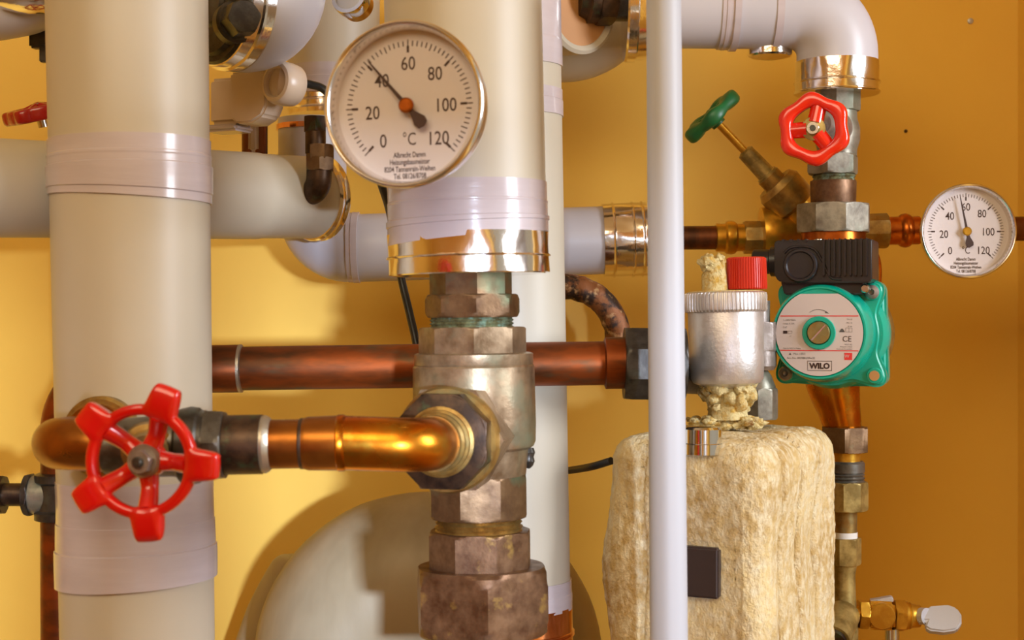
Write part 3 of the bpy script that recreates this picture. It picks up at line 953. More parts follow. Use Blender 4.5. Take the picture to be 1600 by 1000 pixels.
# ivory actuator
o = thing('actuator_box', 'ivory plastic actuator box with round knob below the dark iron valve cap', 'actuator', P(385, 150, 1.24))
fr = Fr(P(382, 150, 1.25), 25)
s = S(1.25)
MB().box(fr, -62 * s, 8 * s, -42 * s, 30 * s, -.02, .004, .003).build('housing', M['ivory'], o)
pts = [(-12 * s, 34 * s), (-12 * s, -36 * s), (0, -46 * s), (28 * s, -46 * s), (48 * s, -36 * s), (56 * s, -20 * s), (56 * s, 34 * s)]
MB().prism(pts, fr, -.014, .012, .002).build('cover', M['ivory'], o)
MB().box(fr, -70 * s, -8 * s, -54 * s, -43 * s, -.02, .006, .002).build('bracket', M['tape'], o)
fk = Fr.axes(P(430, 128, 1.215), (-0.62, -0.75, 0.05))
ek = (fk.U, fk.V)
MB().lathe(fk.pt(0, 0, -.022), fk.pt(0, 0, 0), [(0, .012), (.003, .0165), (.010, .0175), (.019, .0172), (.022, .0155), (.023, .0130), (.0215, .0115), (.019, .011)], seg=48, e=ek).build('knob', M['ivory'], o)
ag = Ax(440, 127, 1.225, 472, 131, 1.225)
ag.lathe(MB_ := MB(), [(440, 30), (456, 27), (466, 20), (470, 13)], seg=40)
MB_.build('cable_gland', M['ivory'], o)
o = MB().tube([P(462, 129, 1.225), P(485, 132, 1.225), P(510, 143, 1.22), P(545, 185, 1.22), P(580, 250, 1.23), P(600, 300, 1.25), P(612, 345, 1.28), P(626, 430, 1.29), P(640, 490, 1.28), P(652, 545, 1.27), P(662, 620, 1.27)],
              6.5 * S(1.24), seg=16, smooth=8).build('black_cable', M['rubber'])
tag(o, 'black cable running from the ivory actuator box down behind the large thermometer', 'cable')
# dark fittings between gauge and level pipe
YD = 1.245
o = thing('angle_fitting', 'dark bronze angle fitting entering the right end of the level cream pipe', 'pipe fitting', P(495, 260, YD))
def vs(y0, y1, x, r, m, name, sides=0, rot=0, ch=0, Y=YD, prof=None):
    ax = Ax(x, y0, Y, x, y1, Y)
    mb = MB()
    pr = [(y0 + (y1 - y0) * f, r * k) for f, k in (prof or ((0, 1), (1, 1)))]
    ax.lathe(mb, pr, sides=sides, rot=rot, chamf=ch, seg=40)
    return mb.build(name, M[m], o)
vs(182, 206, 492, 19, 'bronze_dark', 'hex_nut', 6, 20, .001)
vs(204, 240, 493, 16, 'bronze_dark', 'neck')
vs(226, 250, 500, 22, 'bronze', 'hex_nut', 6, 5, .001)
vs(246, 267, 500, 24, 'bronze', 'hex_nut', 6, 25, .001)
MB().tube(fillet([P(499, 262, YD), P(498, 300, YD), P(448, 302, YD + .04)], .012, 8), 20 * S(YD), seg=32).build('elbow', M['bronze_dark'], o)
o = MB()
Ax(398, 185, 1.33, 398, 270, 1.33).lathe(o, [(180, 20), (270, 20)], seg=32)
o = o.build('thin_pipe', M['copper_v'])
tag(o, 'short dark upright pipe seen below the ivory actuator box', 'pipe')
o = MB().box(Fr(P(396, 214, 1.30)), -8 * S(1.3), 8 * S(1.3), -24 * S(1.3), 22 * S(1.3), -.003, .003, .0028).build('pale_tag', M['tape'])
tag(o, 'small pale oval tag on the dark upright pipe below the ivory actuator box', 'tag')

# red wheel at far left, seen edge-on
o = thing('gate_valve', 'dark red handwheel seen edge-on at the far left edge above the level pipe', 'valve', P(70, 175, 1.24))
fr = Fr.axes(P(62, 176, 1.25), (-0.20, -0.22, 0.95), up=Vector((0, -1, 0)))
s = S(1.25)
mb = MB()
mb.ringwheel(fr, lambda a: 40 * s, lambda a: (50 + 9 * max(0, math.cos(5 * a))) * s, lambda a: 11 * s, n=120)
hw = mb.build('handwheel', M['red_dark'], o, ang=50)
for i in range(5):
    a_ = 2 * PI * i / 5
    MB().tube([fr.pt(0, 0, .006), fr.pt(45 * s * math.cos(a_), 45 * s * math.sin(a_), 0)], .003, seg=12).build('spoke', M['red_dark'], hw)
MB().tube([fr.pt(.0, 0, -.012), fr.pt(0, 0, .008)], .004, seg=16).build('stem', M['steel'], o)

# ------------------------------------------------------------------ right column above the pump
YR = 1.32
VB = thing('gate_valve', 'grey gate valve with bright red lobed handwheel above the pump', 'valve', P(1308, 210, YR))
def vr(y0, y1, x, r, m, name, parent, sides=0, rot=0, ch=0, prof=None, Y=YR, seg=48, wob=None):
    ax = Ax(x, y0, Y, x, y1, Y)
    mb = MB()
    pr = [(y0 + (y1 - y0) * f, r * k) for f, k in (prof or ((0, 1), (1, 1)))]
    ax.lathe(mb, pr, sides=sides, rot=rot, chamf=ch, seg=seg, wob=wob)
    return mb.build(name, M[m], parent)
vr(143, 174, 1309, 35, 'galv', 'hex_collar', VB, 8, 15, .001)
vr(172, 245, 1308, 32, 'galv', 'body', VB, prof=((0, .95), (.2, .97), (.4, 1.1), (.65, 1.1), (.85, .96), (1, .95)))
vr(242, 273, 1301, 41, 'galv', 'hex_collar', VB, 6, 52, .002)
fb = Fr(P(1306, 204, YR), 25)
e = (fb.U, fb.V)
MB().lathe(fb.pt(0, 0, .005), fb.pt(0, 0, .1), [(0, .017), (.020, .0165), (.021, .0145), (.032, .0135), (.034, .010), (.050, .009)], seg=40, e=e).build('bonnet', M['galv_pale'], VB)
WC = P(1272, 202, 1.232)
fw = Fr(WC, 18, 0)
dv = (WC - fb.pt(0, 0, .04))
MB().tube([fb.pt(0, 0, .04), WC], .0045, seg=16).build('stem', M['steel'], VB)
s = S(1.232)
ph = math.radians(95)
lob = lambda a: math.cos(6 * (a - ph))
mb = MB()
mb.ringwheel(fw, lambda a: (33.5 + .6 * lob(a)) * s, lambda a: (55 + 3.4 * lob(a)) * s, lambda a: .0065, n=240, w=.001)
hw = mb.build('handwheel', M['red_b'], VB, ang=60)
for k in (math.radians(85), math.radians(188), math.radians(-50), math.radians(-110) if False else math.radians(300)):
    pass
for k in (math.radians(78), math.radians(182), math.radians(-52)):
    MB().tube([fw.pt(10 * s * math.cos(k), 10 * s * math.sin(k), .001), fw.pt(42 * s * math.cos(k), 42 * s * math.sin(k), .000)], [.0068, .0062], seg=16).build('spoke', M['red_b'], hw)
e = (fw.U, fw.V)
MB().lathe(fw.pt(0, 0, -.006), fw.pt(0, 0, .01), [(0, .0085), (.008, .0092), (.010, .0085)], seg=40, e=e).build('hub', M['red_b'], hw)
MB().lathe(fw.pt(0, 0, .004), fw.pt(0, 0, .01), [(0, 18.5 * s), (.0015, 18.5 * s), (.0018, 17 * s)], seg=48, e=e).build('washer', M['brass_olive'], hw)
MB().lathe(fw.pt(0, 0, .005), fw.pt(0, 0, .01), [(0, 10.5 * s), (.0045, 10.5 * s)], sides=6, rot=5, chamf=.001, e=e).build('hub_nut', M['steel'], hw)
MB().lathe(fw.pt(0, 0, .009), fw.pt(0, 0, .02), [(0, 5 * s), (.002, 4.5 * s)], seg=24, e=e).build('stem_tip', M['iron'], hw)

UC = thing('pump_union', 'grey hexagonal pump union between the gate valve and the black terminal box', 'pipe fitting', P(1302, 320, YR))
vr(272, 286, 1303, 32, 'verdigris', 'thread', UC, prof=((0, .98), (.3, 1.05), (.5, .98), (.75, 1.05), (1, 1)))
vr(283, 322, 1302, 35.5, 'bronze_red', 'sleeve', UC, prof=((0, 1), (.06, 1.01), (.95, .98), (1, .96)))
vr(319, 364, 1302, 59, 'galv', 'union_nut', UC, 8, 38, .0025)
vr(362, 380, 1302, 50, 'copper_warm', 'flange', UC)

# ------------------------------------------------------------------ the pump
YP = 1.235
PU = thing('circulation_pump', 'teal circulation pump with round silver label and black terminal box', 'pump', P(1285, 520, 1.27))
fp = Fr(P(1280, 520, YP), 20)
e = (fp.U, fp.V)
s = S(YP)
# front cap (motor end) - turned
mb = MB()
mb.lathe(fp.pt(0, 0, -.040), fp.pt(0, 0, 0), [(0, 80 * s), (.010, 80 * s), (.020, 79 * s), (.032, 76 * s), (.038, 74 * s), (.0405, 72 * s), (.0405, 69.5 * s), (.0395, 68 * s)], seg=96, e=e)
mb.build('motor_cap', M['teal'], PU)
# flange with ears, seen behind
def ear_outline(cx, cy, ears, R, re_):
    pts = []
    n = 144
    for i in range(n):
        a_ = 2 * PI * i / n
        d_ = Vector((math.cos(a_), math.sin(a_)))
        r = R
        for (ex, ey, er) in ears:
            # ray-circle
            c_ = Vector((ex - cx, ey - cy))
            b_ = c_.dot(d_)
            q_ = c_.length_squared - b_ * b_
            if b_ > 0 and q_ < er * er:
                r = max(r, b_ + math.sqrt(er * er - q_))
        pts.append((cx + r * d_.x, cy + r * d_.y, r))
    # smooth
    for _ in range(12):
        pts = [((pts[i - 1][0] + 2 * pts[i][0] + pts[(i + 1) % n][0]) / 4, (pts[i - 1][1] + 2 * pts[i][1] + pts[(i + 1) % n][1]) / 4, 0) for i in range(n)]
    return [(p[0] * s, p[1] * s) for p in pts]
def hull(pts):
    pts = sorted(set((round(p[0], 7), round(p[1], 7)) for p in pts))
    def half(seq):
        h = []
        for p in seq:
            while len(h) > 1 and (h[-1][0] - h[-2][0]) * (p[1] - h[-2][1]) - (h[-1][1] - h[-2][1]) * (p[0] - h[-2][0]) <= 0:
                h.pop()
            h.append(p)
        return h
    return half(pts)[:-1] + half(pts[::-1])[:-1]
cx, cy = 6, -3
ears = [(74, 64, 24), (78, -68, 24), (-62, -66, 22), (-58, 62, 22)]
mb = MB()
mb.prism(ear_outline(cx, cy, ears, 82, 0), fp, -.044, -.030, .0025, 3)
mb.prism(hull(ear_outline(cx + 2, cy, [(ex - (1 if ex > 0 else -1), ey - (1 if ey > 0 else -1), er) for ex, ey, er in ears], 84, 0)), fp, -.060, -.043, .003, 3)
mb.build('motor_flange', M['teal'], PU, ang=40)
mb = MB()
mb.lathe(fp.pt(8 * s, -2 * s, -.072), fp.pt(8 * s, -2 * s, 0), [(0, 78 * s), (.004, 88 * s), (.018, 90 * s), (.030, 88 * s), (.036, 82 * s)], seg=96, e=e)
mb.build('motor_housing', M['teal'], PU)
for (ex, ey, er), kind in zip(ears[:3], ('s', 'h', 's')):
    c = fp.pt(ex * s, ey * s, -.0305)
    c2 = fp.pt(ex * s, ey * s, 0)
    MB().lathe(c, c2, [(0, 13 * s), (.0012, 13 * s), (.0022, 11.5 * s)], seg=32, e=e).build('boss', M['teal'], PU)
    if kind == 's':
        mb = MB()
        mb.lathe(c, c2, [(0, 11.5 * s), (.004, 11.5 * s), (.006, 9 * s), (.0068, 5 * s), (.0050, 3.4 * s), (.0045, 1 * s)], seg=32, e=e)
        mb.build('screw', M['galv_pale'], PU)
    else:
        MB().lathe(fp.pt(ex * s, ey * s, -.031), c2, [(0, 8 * s), (.0033, 8 * s)], seg=24, e=e).build('bolt_hole', M['jacket_inside'], PU)
# rust coloured pump body behind
mb = MB()
mb.lathe(fp.pt(6 * s, -2 * s, -.105), fp.pt(6 * s, -2 * s, 0), [(0, 62 * s), (.006, 84 * s), (.020, 92 * s), (.030, 92 * s), (.036, 86 * s)], seg=72, e=e)
mb.tube([P(1302, 372, YR), P(1303, 430, YR), P(1308, 470, YR)], [44 * S(YR), 44 * S(YR), 48 * S(YR)], seg=40)
mb.build('pump_body', M['brass_old'], PU)
MB().tube([P(1300, 560, YR), P(1302, 600, YR), P(1311, 640, YR), P(1318, 672, YR)], [50 * S(YR), 42 * S(YR), 33 * S(YR), 28 * S(YR)], seg=40, smooth=6).build('pump_neck', M['elbow'], PU)
# label
def arc(cx_, cy_, r, a0, a1, n=40):
    return [(cx_ + r * math.cos(a0 + (a1 - a0) * i / n), cy_ + r * math.sin(a0 + (a1 - a0) * i / n)) for i in range(n + 1)]
RLb = 67.5
top = 61
a0 = math.acos(0) ; at = math.asin(top / RLb)
outl = arc(0, 0, RLb * s, PI - at, 2 * PI + at, 100)
lab = MB()
lab.prism(outl, fp, .0000, .0009)
lab = lab.build('label', M['label'], PU, smooth=False)
wl = .00105
def bar(mb, u0, u1, v0, v1, w_=wl):
    mb.quad(fp, [(u0 * s, v0 * s), (u1 * s, v0 * s), (u1 * s, v1 * s), (u0 * s, v1 * s)], w_)
mb = MB()
bar(mb, -60.5, 60.5, 25.5, 27)
bar(mb, -60.5, 60.5, -28.5, -27)
bar(mb, 39, 51, -42, -31)
mb.build('red_print', M['print_red'], lab, fix=False, smooth=False)
mb = MB()
mb.text('WILO', fp, 1 * s, -51.5 * s, wl, 8.6 * s, sx=1.0, bold=.05, shear=.0)
for u0, u1, v0, v1 in ((-18, 20, -44.5, -43.8), (-18, 20, -59.2, -58.5), (-18, -17.3, -59.2, -43.8), (19.3, 20, -59.2, -43.8)):
    bar(mb, u0, u1, v0, v1)
mb.build('logo_print', M['ink'], lab, fix=False, smooth=False)
mb = MB()
mb.text('CE', fp, 43 * s, -9 * s, wl, 9 * s, sx=.95)
mb.build('mark_print', M['ink'], lab, fix=False, smooth=False)
mb = MB()
bar(mb, -56, -49.5, -1.5, 3)
mb.build('symbol_print', M['ink'], lab, fix=False, smooth=False)
mb = MB()
T = lambda t_, u, v, h, al='LEFT', sx=.9: mb.text(t_, fp, u * s, v * s, wl, h * s, sx=sx, align=al)
T('1~230V/50Hz', -56, 20, 2.8)
T('I max. 0.33A', -56, 14.5, 2.8)
T('3 µF', -56, 9, 2.8)
T('TF110', 51, 21, 2.6, 'RIGHT')
T('PN 10', 51, 15.5, 2.6, 'RIGHT')
T('IP 44', 51, 10, 2.6, 'RIGHT')
T('Made by WILO in France', -56, -24.5, 2.4, sx=.8)
T('WILO AG', 51, -18, 2.2, 'RIGHT')
T('Wilopark 1, 44263', 51, -21.5, 2.2, 'RIGHT', .8)
T('Dortmund, Deutschland', 51, -25, 2.2, 'RIGHT', .8)
T('Max. 120/2', -40, -33, 3.4)
T('Art.-No. 4029882/09w30', -50, -39.5, 3.4)
T('H7', -46, -5.5, 2.0)
for u0, u1, v0, v1 in ((-48.5, -42, 2.6, 3), (-48.5, -42, -1.5, -1.1), (-48.5, -48.1, -1.5, 3), (-42.4, -42, -1.5, 3), (41, 51, 1, 1.5), (41, 51, 7.5, 8), (41, 41.5, 1, 8), (45.8, 46.3, 1, 8), (50.5, 51, 1, 8)):
    bar(mb, u0, u1, v0, v1)
mb.quad(fp, [(31 * s, 1 * s), (40 * s, 1 * s), (38 * s, 5 * s), (35.5 * s, 7 * s), (33 * s, 5 * s)], wl)
ar = arc(-1, 14, 22, math.radians(128), math.radians(58), 20)
for p_, q_ in zip(ar, ar[1:]):
    mb.quad(fp, [(p_[0] * s, p_[1] * s), (q_[0] * s, q_[1] * s), (q_[0] * s, (q_[1] + .8) * s), (p_[0] * s, (p_[1] + .8) * s)], wl)
mb.quad(fp, [(10 * s, 34.5 * s), (16 * s, 30 * s), (9.5 * s, 31 * s)], wl)
mb.quad(fp, [(-47 * s, -35 * s), (-43 * s, -35 * s), (-45 * s, -31 * s)], wl)
mb.build('fine_print', M['ink_grey'], lab, fix=False, smooth=False)
mb = MB()
mb.text('W', fp, 43 * s, -36 * s, wl + .0001, 5 * s)
mb.build('white_letter', M['label'], lab, fix=False, smooth=False)
mb = MB()
mb.lathe(fp.pt(0, 0, 0), fp.pt(0, 0, .01), [(0, 26 * s), (.0022, 26 * s), (.003, 25 * s), (.003, 19 * s), (.0015, 18 * s)], seg=64, e=e)
mb.build('vent_ring', M['teal'], PU)
mb = MB()
mb.lathe(fp.pt(0, 0, 0), fp.pt(0, 0, .01), [(0, 17.5 * s), (.0040, 17.5 * s), (.0048, 16.5 * s)], seg=64, e=e)
mb.build('vent_screw', M['brass_old'], PU)
fs = Fr(fp.pt(0, 0, .0048), 20, 0, 48)
MB().box(fs, -16 * s, 16 * s, -1.2 * s, 1.2 * s, -.0008, .0004).build('screw_slot', M['bezel'], PU)  # raised bright bar; the slot's highlight is put into its material
# terminal box
fx = Fr(P(1284, 408, 1.235), 20)
BX = MB()
out_ = [(-72, 34), (-76, 30), (-76, -20), (-70, -30), (-58, -34), (72, -34), (76, -28), (76, 32), (74, 34)]
BX.prism([(u * s, v * s) for u, v in out_], fx, -.050, -.004, .0015)
BX.prism([(-68 * s, -30 * s), (64 * s, -30 * s), (60 * s, -52 * s), (-62 * s, -52 * s)], fx, -.050, -.010, .001)
BX = BX.build('terminal_box', M['black'], PU)
mb = MB()
for i in range(9):
    u = (2 + i * 8.2) * s
    mb.box(fx, u - 2.1 * s, u + 2.1 * s, -24 * s, 35.2 * s, -.045, -.0008, .0008, 2)
for i in range(4):
    u = (-62 + i * 12) * s
    mb.box(fx, u - 2.5 * s, u + 2.5 * s, 30 * s, 35.5 * s, -.045, -.003, .0006, 2)
mb.build('cooling_rib', M['black'], BX)
MB().lathe(fx.pt(-34 * s, -6 * s, -.006), fx.pt(-34 * s, -6 * s, 0), [(0, 27 * s), (.0045, 27 * s), (.006, 25 * s), (.006, 22 * s), (.0045, 20 * s)], seg=48, e=(fx.U, fx.V)).build('speed_knob', M['black'], BX)
mb = MB()
pts3 = [fx.pt(u * s, v * s, -.004) for u, v in ((-60, 14), (-50, 22), (-30, 24), (-12, 18), (0, 0), (8, -18), (16, -27), (30, -28))]
mb.tube(pts3, .0012, seg=10, smooth=5)
mb.build('ridge', M['black'], BX)
MB().lathe(fx.pt(-72 * s, 2 * s, -.024), fx.pt(-112 * s, 2 * s, -.024), [(0, 24 * s), (.008, 24 * s), (.009, 20 * s), (.022, 20 * s), (.023, 18 * s)], seg=32).build('cable_gland', M['black'], BX)
MB().lathe(fx.pt(-14 * s, 34 * s, -.03), fx.pt(-14 * s, 40 * s, -.03), [(0, 8 * s), (.0015, 7.5 * s), (.002, 4 * s)], seg=24).build('screw', M['steel'], BX)
MB().lathe(fx.pt(64 * s, -43 * s, -.02), fx.pt(64 * s, -43 * s, 0), [(0, 7 * s), (.012, 7 * s), (.0135, 5 * s)], seg=24, e=(fx.U, fx.V)).build('screw', M['steel'], BX)
# thin wire loops behind the box
o = MB().tube([P(1352, 375, 1.33), P(1372, 400, 1.33), P(1375, 440, 1.33), P(1362, 480, 1.33)], 2.2 * S(1.33), seg=10, smooth=8).build('thin_wire', M['copper_warm'])
tag(o, 'thin copper coloured wire loop behind the black terminal box', 'wire')

# ------------------------------------------------------------------ column below the pump
LC = thing('lower_union', 'bronze hex nut and threaded ring below the pump beside the mineral wool block', 'pipe fitting', P(1320, 720, YR))
vr(667, 706, 1320, 40, 'bronze', 'hex_nut', LC, 6, 42, .001)
vr(704, 724, 1320, 24, 'brass', 'neck', LC)
vr(720, 754, 1320, 31, 'iron_grey', 'thread', LC, prof=((0, .9), (.1, .99), (.5, .99), (.55, .92), (.62, 1), (.7, .93), (.78, 1), (.86, .93), (.93, 1), (1, .95)))
vr(752, 797, 1320, 36, 'brass_olive', 'hex_nut', LC, 8, 15, .002)
vr(795, 833, 1320, 19, 'brass_old', 'neck', LC)
DT = thing('brass_valve_body', 'olive brass valve body low beside the right edge of the wool block', 'valve', P(1320, 900, YR))
vr(831, 842, 1320, 19.5, 'white', 'sealing_ring', DT)
vr(840, 882, 1320, 26, 'brass_olive', 'hex_collar', DT, 6, 60, .001)
vr(880, 1060, 1319, 19, 'brass_olive', 'body', DT, prof=((0, 1.05), (.1, .9), (.3, .95), (.55, 1.15), (.8, 1.1), (1, 1.1)))
MB().tube([P(1318, 960, 1.31), P(1302, 1000, 1.28)], 26 * S(1.3), seg=32).build('angled_port', M['brass_olive'], DT)
MB().tube([P(1303, 998, 1.281), P(1301, 1003, 1.278)], 21 * S(1.29), seg=32).build('port_cap', M['bronze_dark'], DT)
TP = thing('drain_tap', 'golden brass drain tap with flat silver lever at the lower right', 'tap', P(1380, 961, YR))
a = Ax(1330, 959, YR, 1445, 963, YR)
a.lathe(MB_ := MB(), [(1326, 14), (1343, 14)], seg=32)
MB_.build('neck', M['brass'], TP)
a.lathe(MB_ := MB(), [(1341, 24), (1356, 24)], sides=6, rot=30, chamf=.001)
MB_.build('hex_nut', M['brass'], TP)
fr = Fr(P(1377, 960, YR), 10)
MB().box(fr, -22 * S(YR), 21 * S(YR), -23 * S(YR), 22 * S(YR), -.012, .008, .003).build('body', M['brass'], TP)
MB().lathe(fr.pt(0, 0, .006), fr.pt(0, 0, .02), [(0, 21 * S(YR)), (.004, 21 * S(YR)), (.0055, 19 * S(YR))], seg=40, e=(fr.U, fr.V)).build('end_face', M['brass'], TP)
a.lathe(MB_ := MB(), [(1396, 26), (1413, 26)], sides=6, rot=12, chamf=.001)
MB_.build('hex_nut', M['brass'], TP)
a.lathe(MB_ := MB(), [(1411, 22), (1417, 22), (1418, 19), (1421, 21), (1424, 19), (1437, 17)], seg=40)
MB_.build('gland', M['brass'], TP)
MB().prism([(x_ * S(YR), y_ * S(YR)) for x_, y_ in ((-18, 22), (14, 29), (18, 27), (18, 21))], fr, -.006, .004, .0005).build('stop_lug', M['lever'], TP)
fl = Fr(P(1468, 968, YR - .01), 8, -38)
lv = [(-34, 12), (-22, 12), (-12, 20), (14, 23), (27, 18), (33, 6), (32, -8), (24, -20), (4, -24), (-16, -22), (-24, -16), (-20, -6), (-34, -8)]
MB().prism([(x_ * S(YR), y_ * S(YR)) for x_, y_ in lv], fl, -.004, .004, .0015).build('lever', M['lever'], TP)
MB().tube([P(1430, 962, YR), P(1448, 963, YR - .01)], 13 * S(YR), seg=24).build('lever_hub', M['lever'], TP)
o = MB()
Ax(1394, 982, YR, 1394, 1060, YR).lathe(o, [(982, 11), (1060, 11)], seg=32)
o.build('outlet_pin', M['steel'], TP)

# ------------------------------------------------------------------ rear level line with angle-seat valve
YH = 1.38
a = Ax(1000, 372, YH, 1192, 371, YH)
o = thing('copper_pipe', 'brown copper pipe leading right from behind the white pipe to the green handled valve', 'pipe', a.pt(1100))
a.lathe(MB_ := MB(), [(1000, 18.5), (1130, 18.5)], seg=40)
MB_.build('tube', M['copper_v'], o)
PF = thing('press_fitting', 'golden press fitting left of the green handled valve', 'pipe fitting', a.pt(1150))
a.lathe(MB_ := MB(), [(1118, 19), (1119, 22), (1132, 22), (1135, 25.5), (1142, 26.5), (1148, 25), (1151, 21.5), (1164, 21.5)], seg=40)
MB_.build('socket', M['brass'], PF)
a.lathe(MB_ := MB(), [(1162, 26), (1190, 26)], sides=8, rot=12, chamf=.001)
MB_.build('hex_end', M['brass_old'], PF)
SV = thing('angle_seat_valve', 'slanted brass valve with green handle behind the pump column', 'valve', P(1215, 355, YH))
a2 = Ax(1185, 366, YH, 1262, 362, YH)
a2.lathe(MB_ := MB(), [(1188, 30), (1190, 41), (1204, 44), (1224, 38), (1240, 32), (1300, 26)], seg=40)
MB_.build('body', M['brass'], SV)
A_, B_ = P(1245, 322, YH - .01), P(1112, 182, YH - .018)
def sl(f0, f1, r, m, name, sides=0, prof=None, ch=0):
    d_ = B_ - A_
    L_ = d_.length * (f1 - f0)
    mb = MB()
    mb.lathe(A_ + d_ * f0, A_ + d_ * f1, [(L_ * f, r * k * S(YH)) for f, k in (prof or ((0, 1), (1, 1)))], seg=40, sides=sides, chamf=ch)
    return mb.build(name, M[m], SV)
sl(-.25, .06, 26, 'brass', 'branch')
sl(.0, .26, 36, 'brass_old', 'bonnet_nut', prof=((0, .85), (.1, 1.0), (.8, 1.02), (1, .85)))
sl(.24, .34, 19, 'brass_old', 'bonnet_neck')
sl(.33, .62, 14.5, 'brass_olive', 'gland_sleeve', prof=((0, 1.2), (.1, 1.2), (.12, 1), (.95, .92), (1, .6)))
sl(.60, .98, 6, 'brass', 'stem')
fg = Fr.axes(B_, (B_ - A_).normalized())
s = S(1.33)
mb = MB()
mb.ringwheel(fg, lambda a: 24 * s, lambda a: (52 + 3.2 * math.cos(5 * a + 1)) * s, lambda a: (10.5 + 2 * math.cos(5 * a + 1)) * s, n=120)
hw = mb.build('handle', M['green'], SV, ang=60)
mb = MB()
for i in range(5):
    a_ = 2 * PI * i / 5 + .3
    mb.tube([fg.pt(0, 0, -.003), fg.pt(30 * s * math.cos(a_), 30 * s * math.sin(a_), 0)], .0058, seg=14)
mb.lathe(fg.pt(0, 0, -18 * s), fg.pt(0, 0, 0), [(0, 12 * s), (24 * s, 14 * s)], seg=24, e=(fg.U, fg.V))
mb.build('handle_web', M['green'], hw)
a = Ax(1300, 362, YH, 1620, 357, YH)
o = thing('press_fitting', 'orange brass press fitting between the pump column and the smaller thermometer', 'pipe fitting', a.pt(1400))
a.lathe(MB_ := MB(), [(1340, 27), (1386, 28)], sides=8, rot=12, chamf=.001)
MB_.build('hex_end', M['brass_old'], o)
a.lathe(MB_ := MB(), [(1384, 22), (1404, 22), (1407, 25), (1414, 27), (1421, 25), (1424, 22), (1436, 22)], seg=40)
MB_.build('socket', M['copper_warm'], o)
o = MB()
a.lathe(o, [(1436, 19), (1620, 19)], seg=40)
o = o.build('copper_pipe', M['copper_v'])
tag(o, 'brown copper pipe behind the smaller thermometer entering the right wall', 'pipe')

# ------------------------------------------------------------------ mineral wool block
phi = math.radians(27)
zt = -0.0855
Cn = Vector((0.1785, 1.085, CZ + zt))
fd = Vector((-math.cos(phi), math.sin(phi), 0))
rd = Vector((math.sin(phi), math.cos(phi), 0))
W1, W2, H = 0.128, 0.20, 0.26
bm = bmesh.new()
bmesh.ops.create_cube(bm, size=1)
for v in bm.verts:
    v.co = Vector((v.co.x * W1, v.co.y * W2, v.co.z * H))
bmesh.ops.bevel(bm, geom=[e_ for e_ in bm.edges], offset=.022, segments=6, affect='EDGES', profile=0.5)
# retessellate to a dense grid
bmesh.ops.triangulate(bm, faces=bm.faces)
for _ in range(7):
    le = [e_ for e_ in bm.edges if e_.calc_length() > .0034]
    if not le:
        break
    bmesh.ops.subdivide_edges(bm, edges=le, cuts=1)
    bmesh.ops.triangulate(bm, faces=[f for f in bm.faces if len(f.verts) > 3])
bm.normal_update()
newp = []
for v in bm.verts:
    c = v.co
    n1 = noise.noise(c * 14) * .0060
    n2 = noise.noise(Vector((c.x * 60, c.y * 60, c.z * 26)) + Vector((3, 1, 7))) * .0014
    n3 = noise.noise(c * 190) * .0008
    gr = 0
    # long upright cracks on the right hand face
    for y0_, dep in ((-.058, .010), (-.012, .012), (.035, .008)):
        dd = abs(c.y - y0_ - .006 * noise.noise(Vector((c.z * 22, y0_ * 50, 0))))
        if c.x > W1 / 2 - .03:
            gr -= dep * math.exp(-(dd / .0030) ** 2)
    # crack on the front face
    dd = abs(c.x + .028 - .004 * noise.noise(Vector((c.z * 18, 3, 0))))
    if c.y < -W2 / 2 + .03 and c.z > -.02:
        gr -= .003 * math.exp(-(dd / .0018) ** 2)
    newp.append(c + v.normal * (n1 + n2 + n3 + gr))
for v, q in zip(bm.verts, newp):
    v.co = q
cen = Cn + fd * (W1 / 2) + rd * (W2 / 2) + Vector((0, 0, -H / 2))
mb = MB()
for v in bm.verts:
    pass
fr = Fr(cen)
fr.U, fr.V, fr.W = -fd, rd, Vector((0, 0, 1))
mb.merge(bm, fr)
WB = thing('wool_block', 'fluffy yellow mineral wool insulation block behind the thin white pipe', 'insulation block', cen)
mb.build('wool', M['wool'], WB, ang=180)
# dark strap on the front face
fs = Fr(Cn)
fs.U, fs.V, fs.W = -fd, Vector((0, 0, 1)), -rd
def onfront(x, y):
    # point on front plane hit by layout ray
    d_ = P(x, y, 1.0) - Vector((0, 0, CZ))
    n_ = fs.W
    t_ = (Cn - Vector((0, 0, CZ))).dot(n_) / d_.dot(n_)
    q_ = Vector((0, 0, CZ)) + d_ * t_ - Cn
    return q_.dot(fs.U), q_.dot(fs.V)
u0, v0 = onfront(1040, 928)
u1, v1 = onfront(1125, 856)
MB().box(fs, u0, u1, v0, v1, -.006, .0045, .0015).build('strap', M['strap'], WB)
# chrome cap in the wool top
q = P(1098, 666, 1.115)
o = MB().lathe(q, q - Vector((0, 0, .02)), [(0, .009), (.0004, .0125), (.002, .0140), (.012, .0140), (.0125, .0146), (.020, .0146)], seg=40).build('chrome_cap', M['chrome'])
tag(o, 'shiny chrome cap sunk into the front top edge of the wool block', 'cap')
# small cable going into the block
o = MB().tube([P(800, 742, 1.29), P(860, 738, 1.27), P(890, 735, 1.255), P(925, 729, 1.20), P(955, 720, 1.18)], 6 * S(1.2), seg=14, smooth=8).build('black_cable', M['rubber'])
tag(o, 'short black cable between the rear pipe and the left side of the wool block', 'cable')

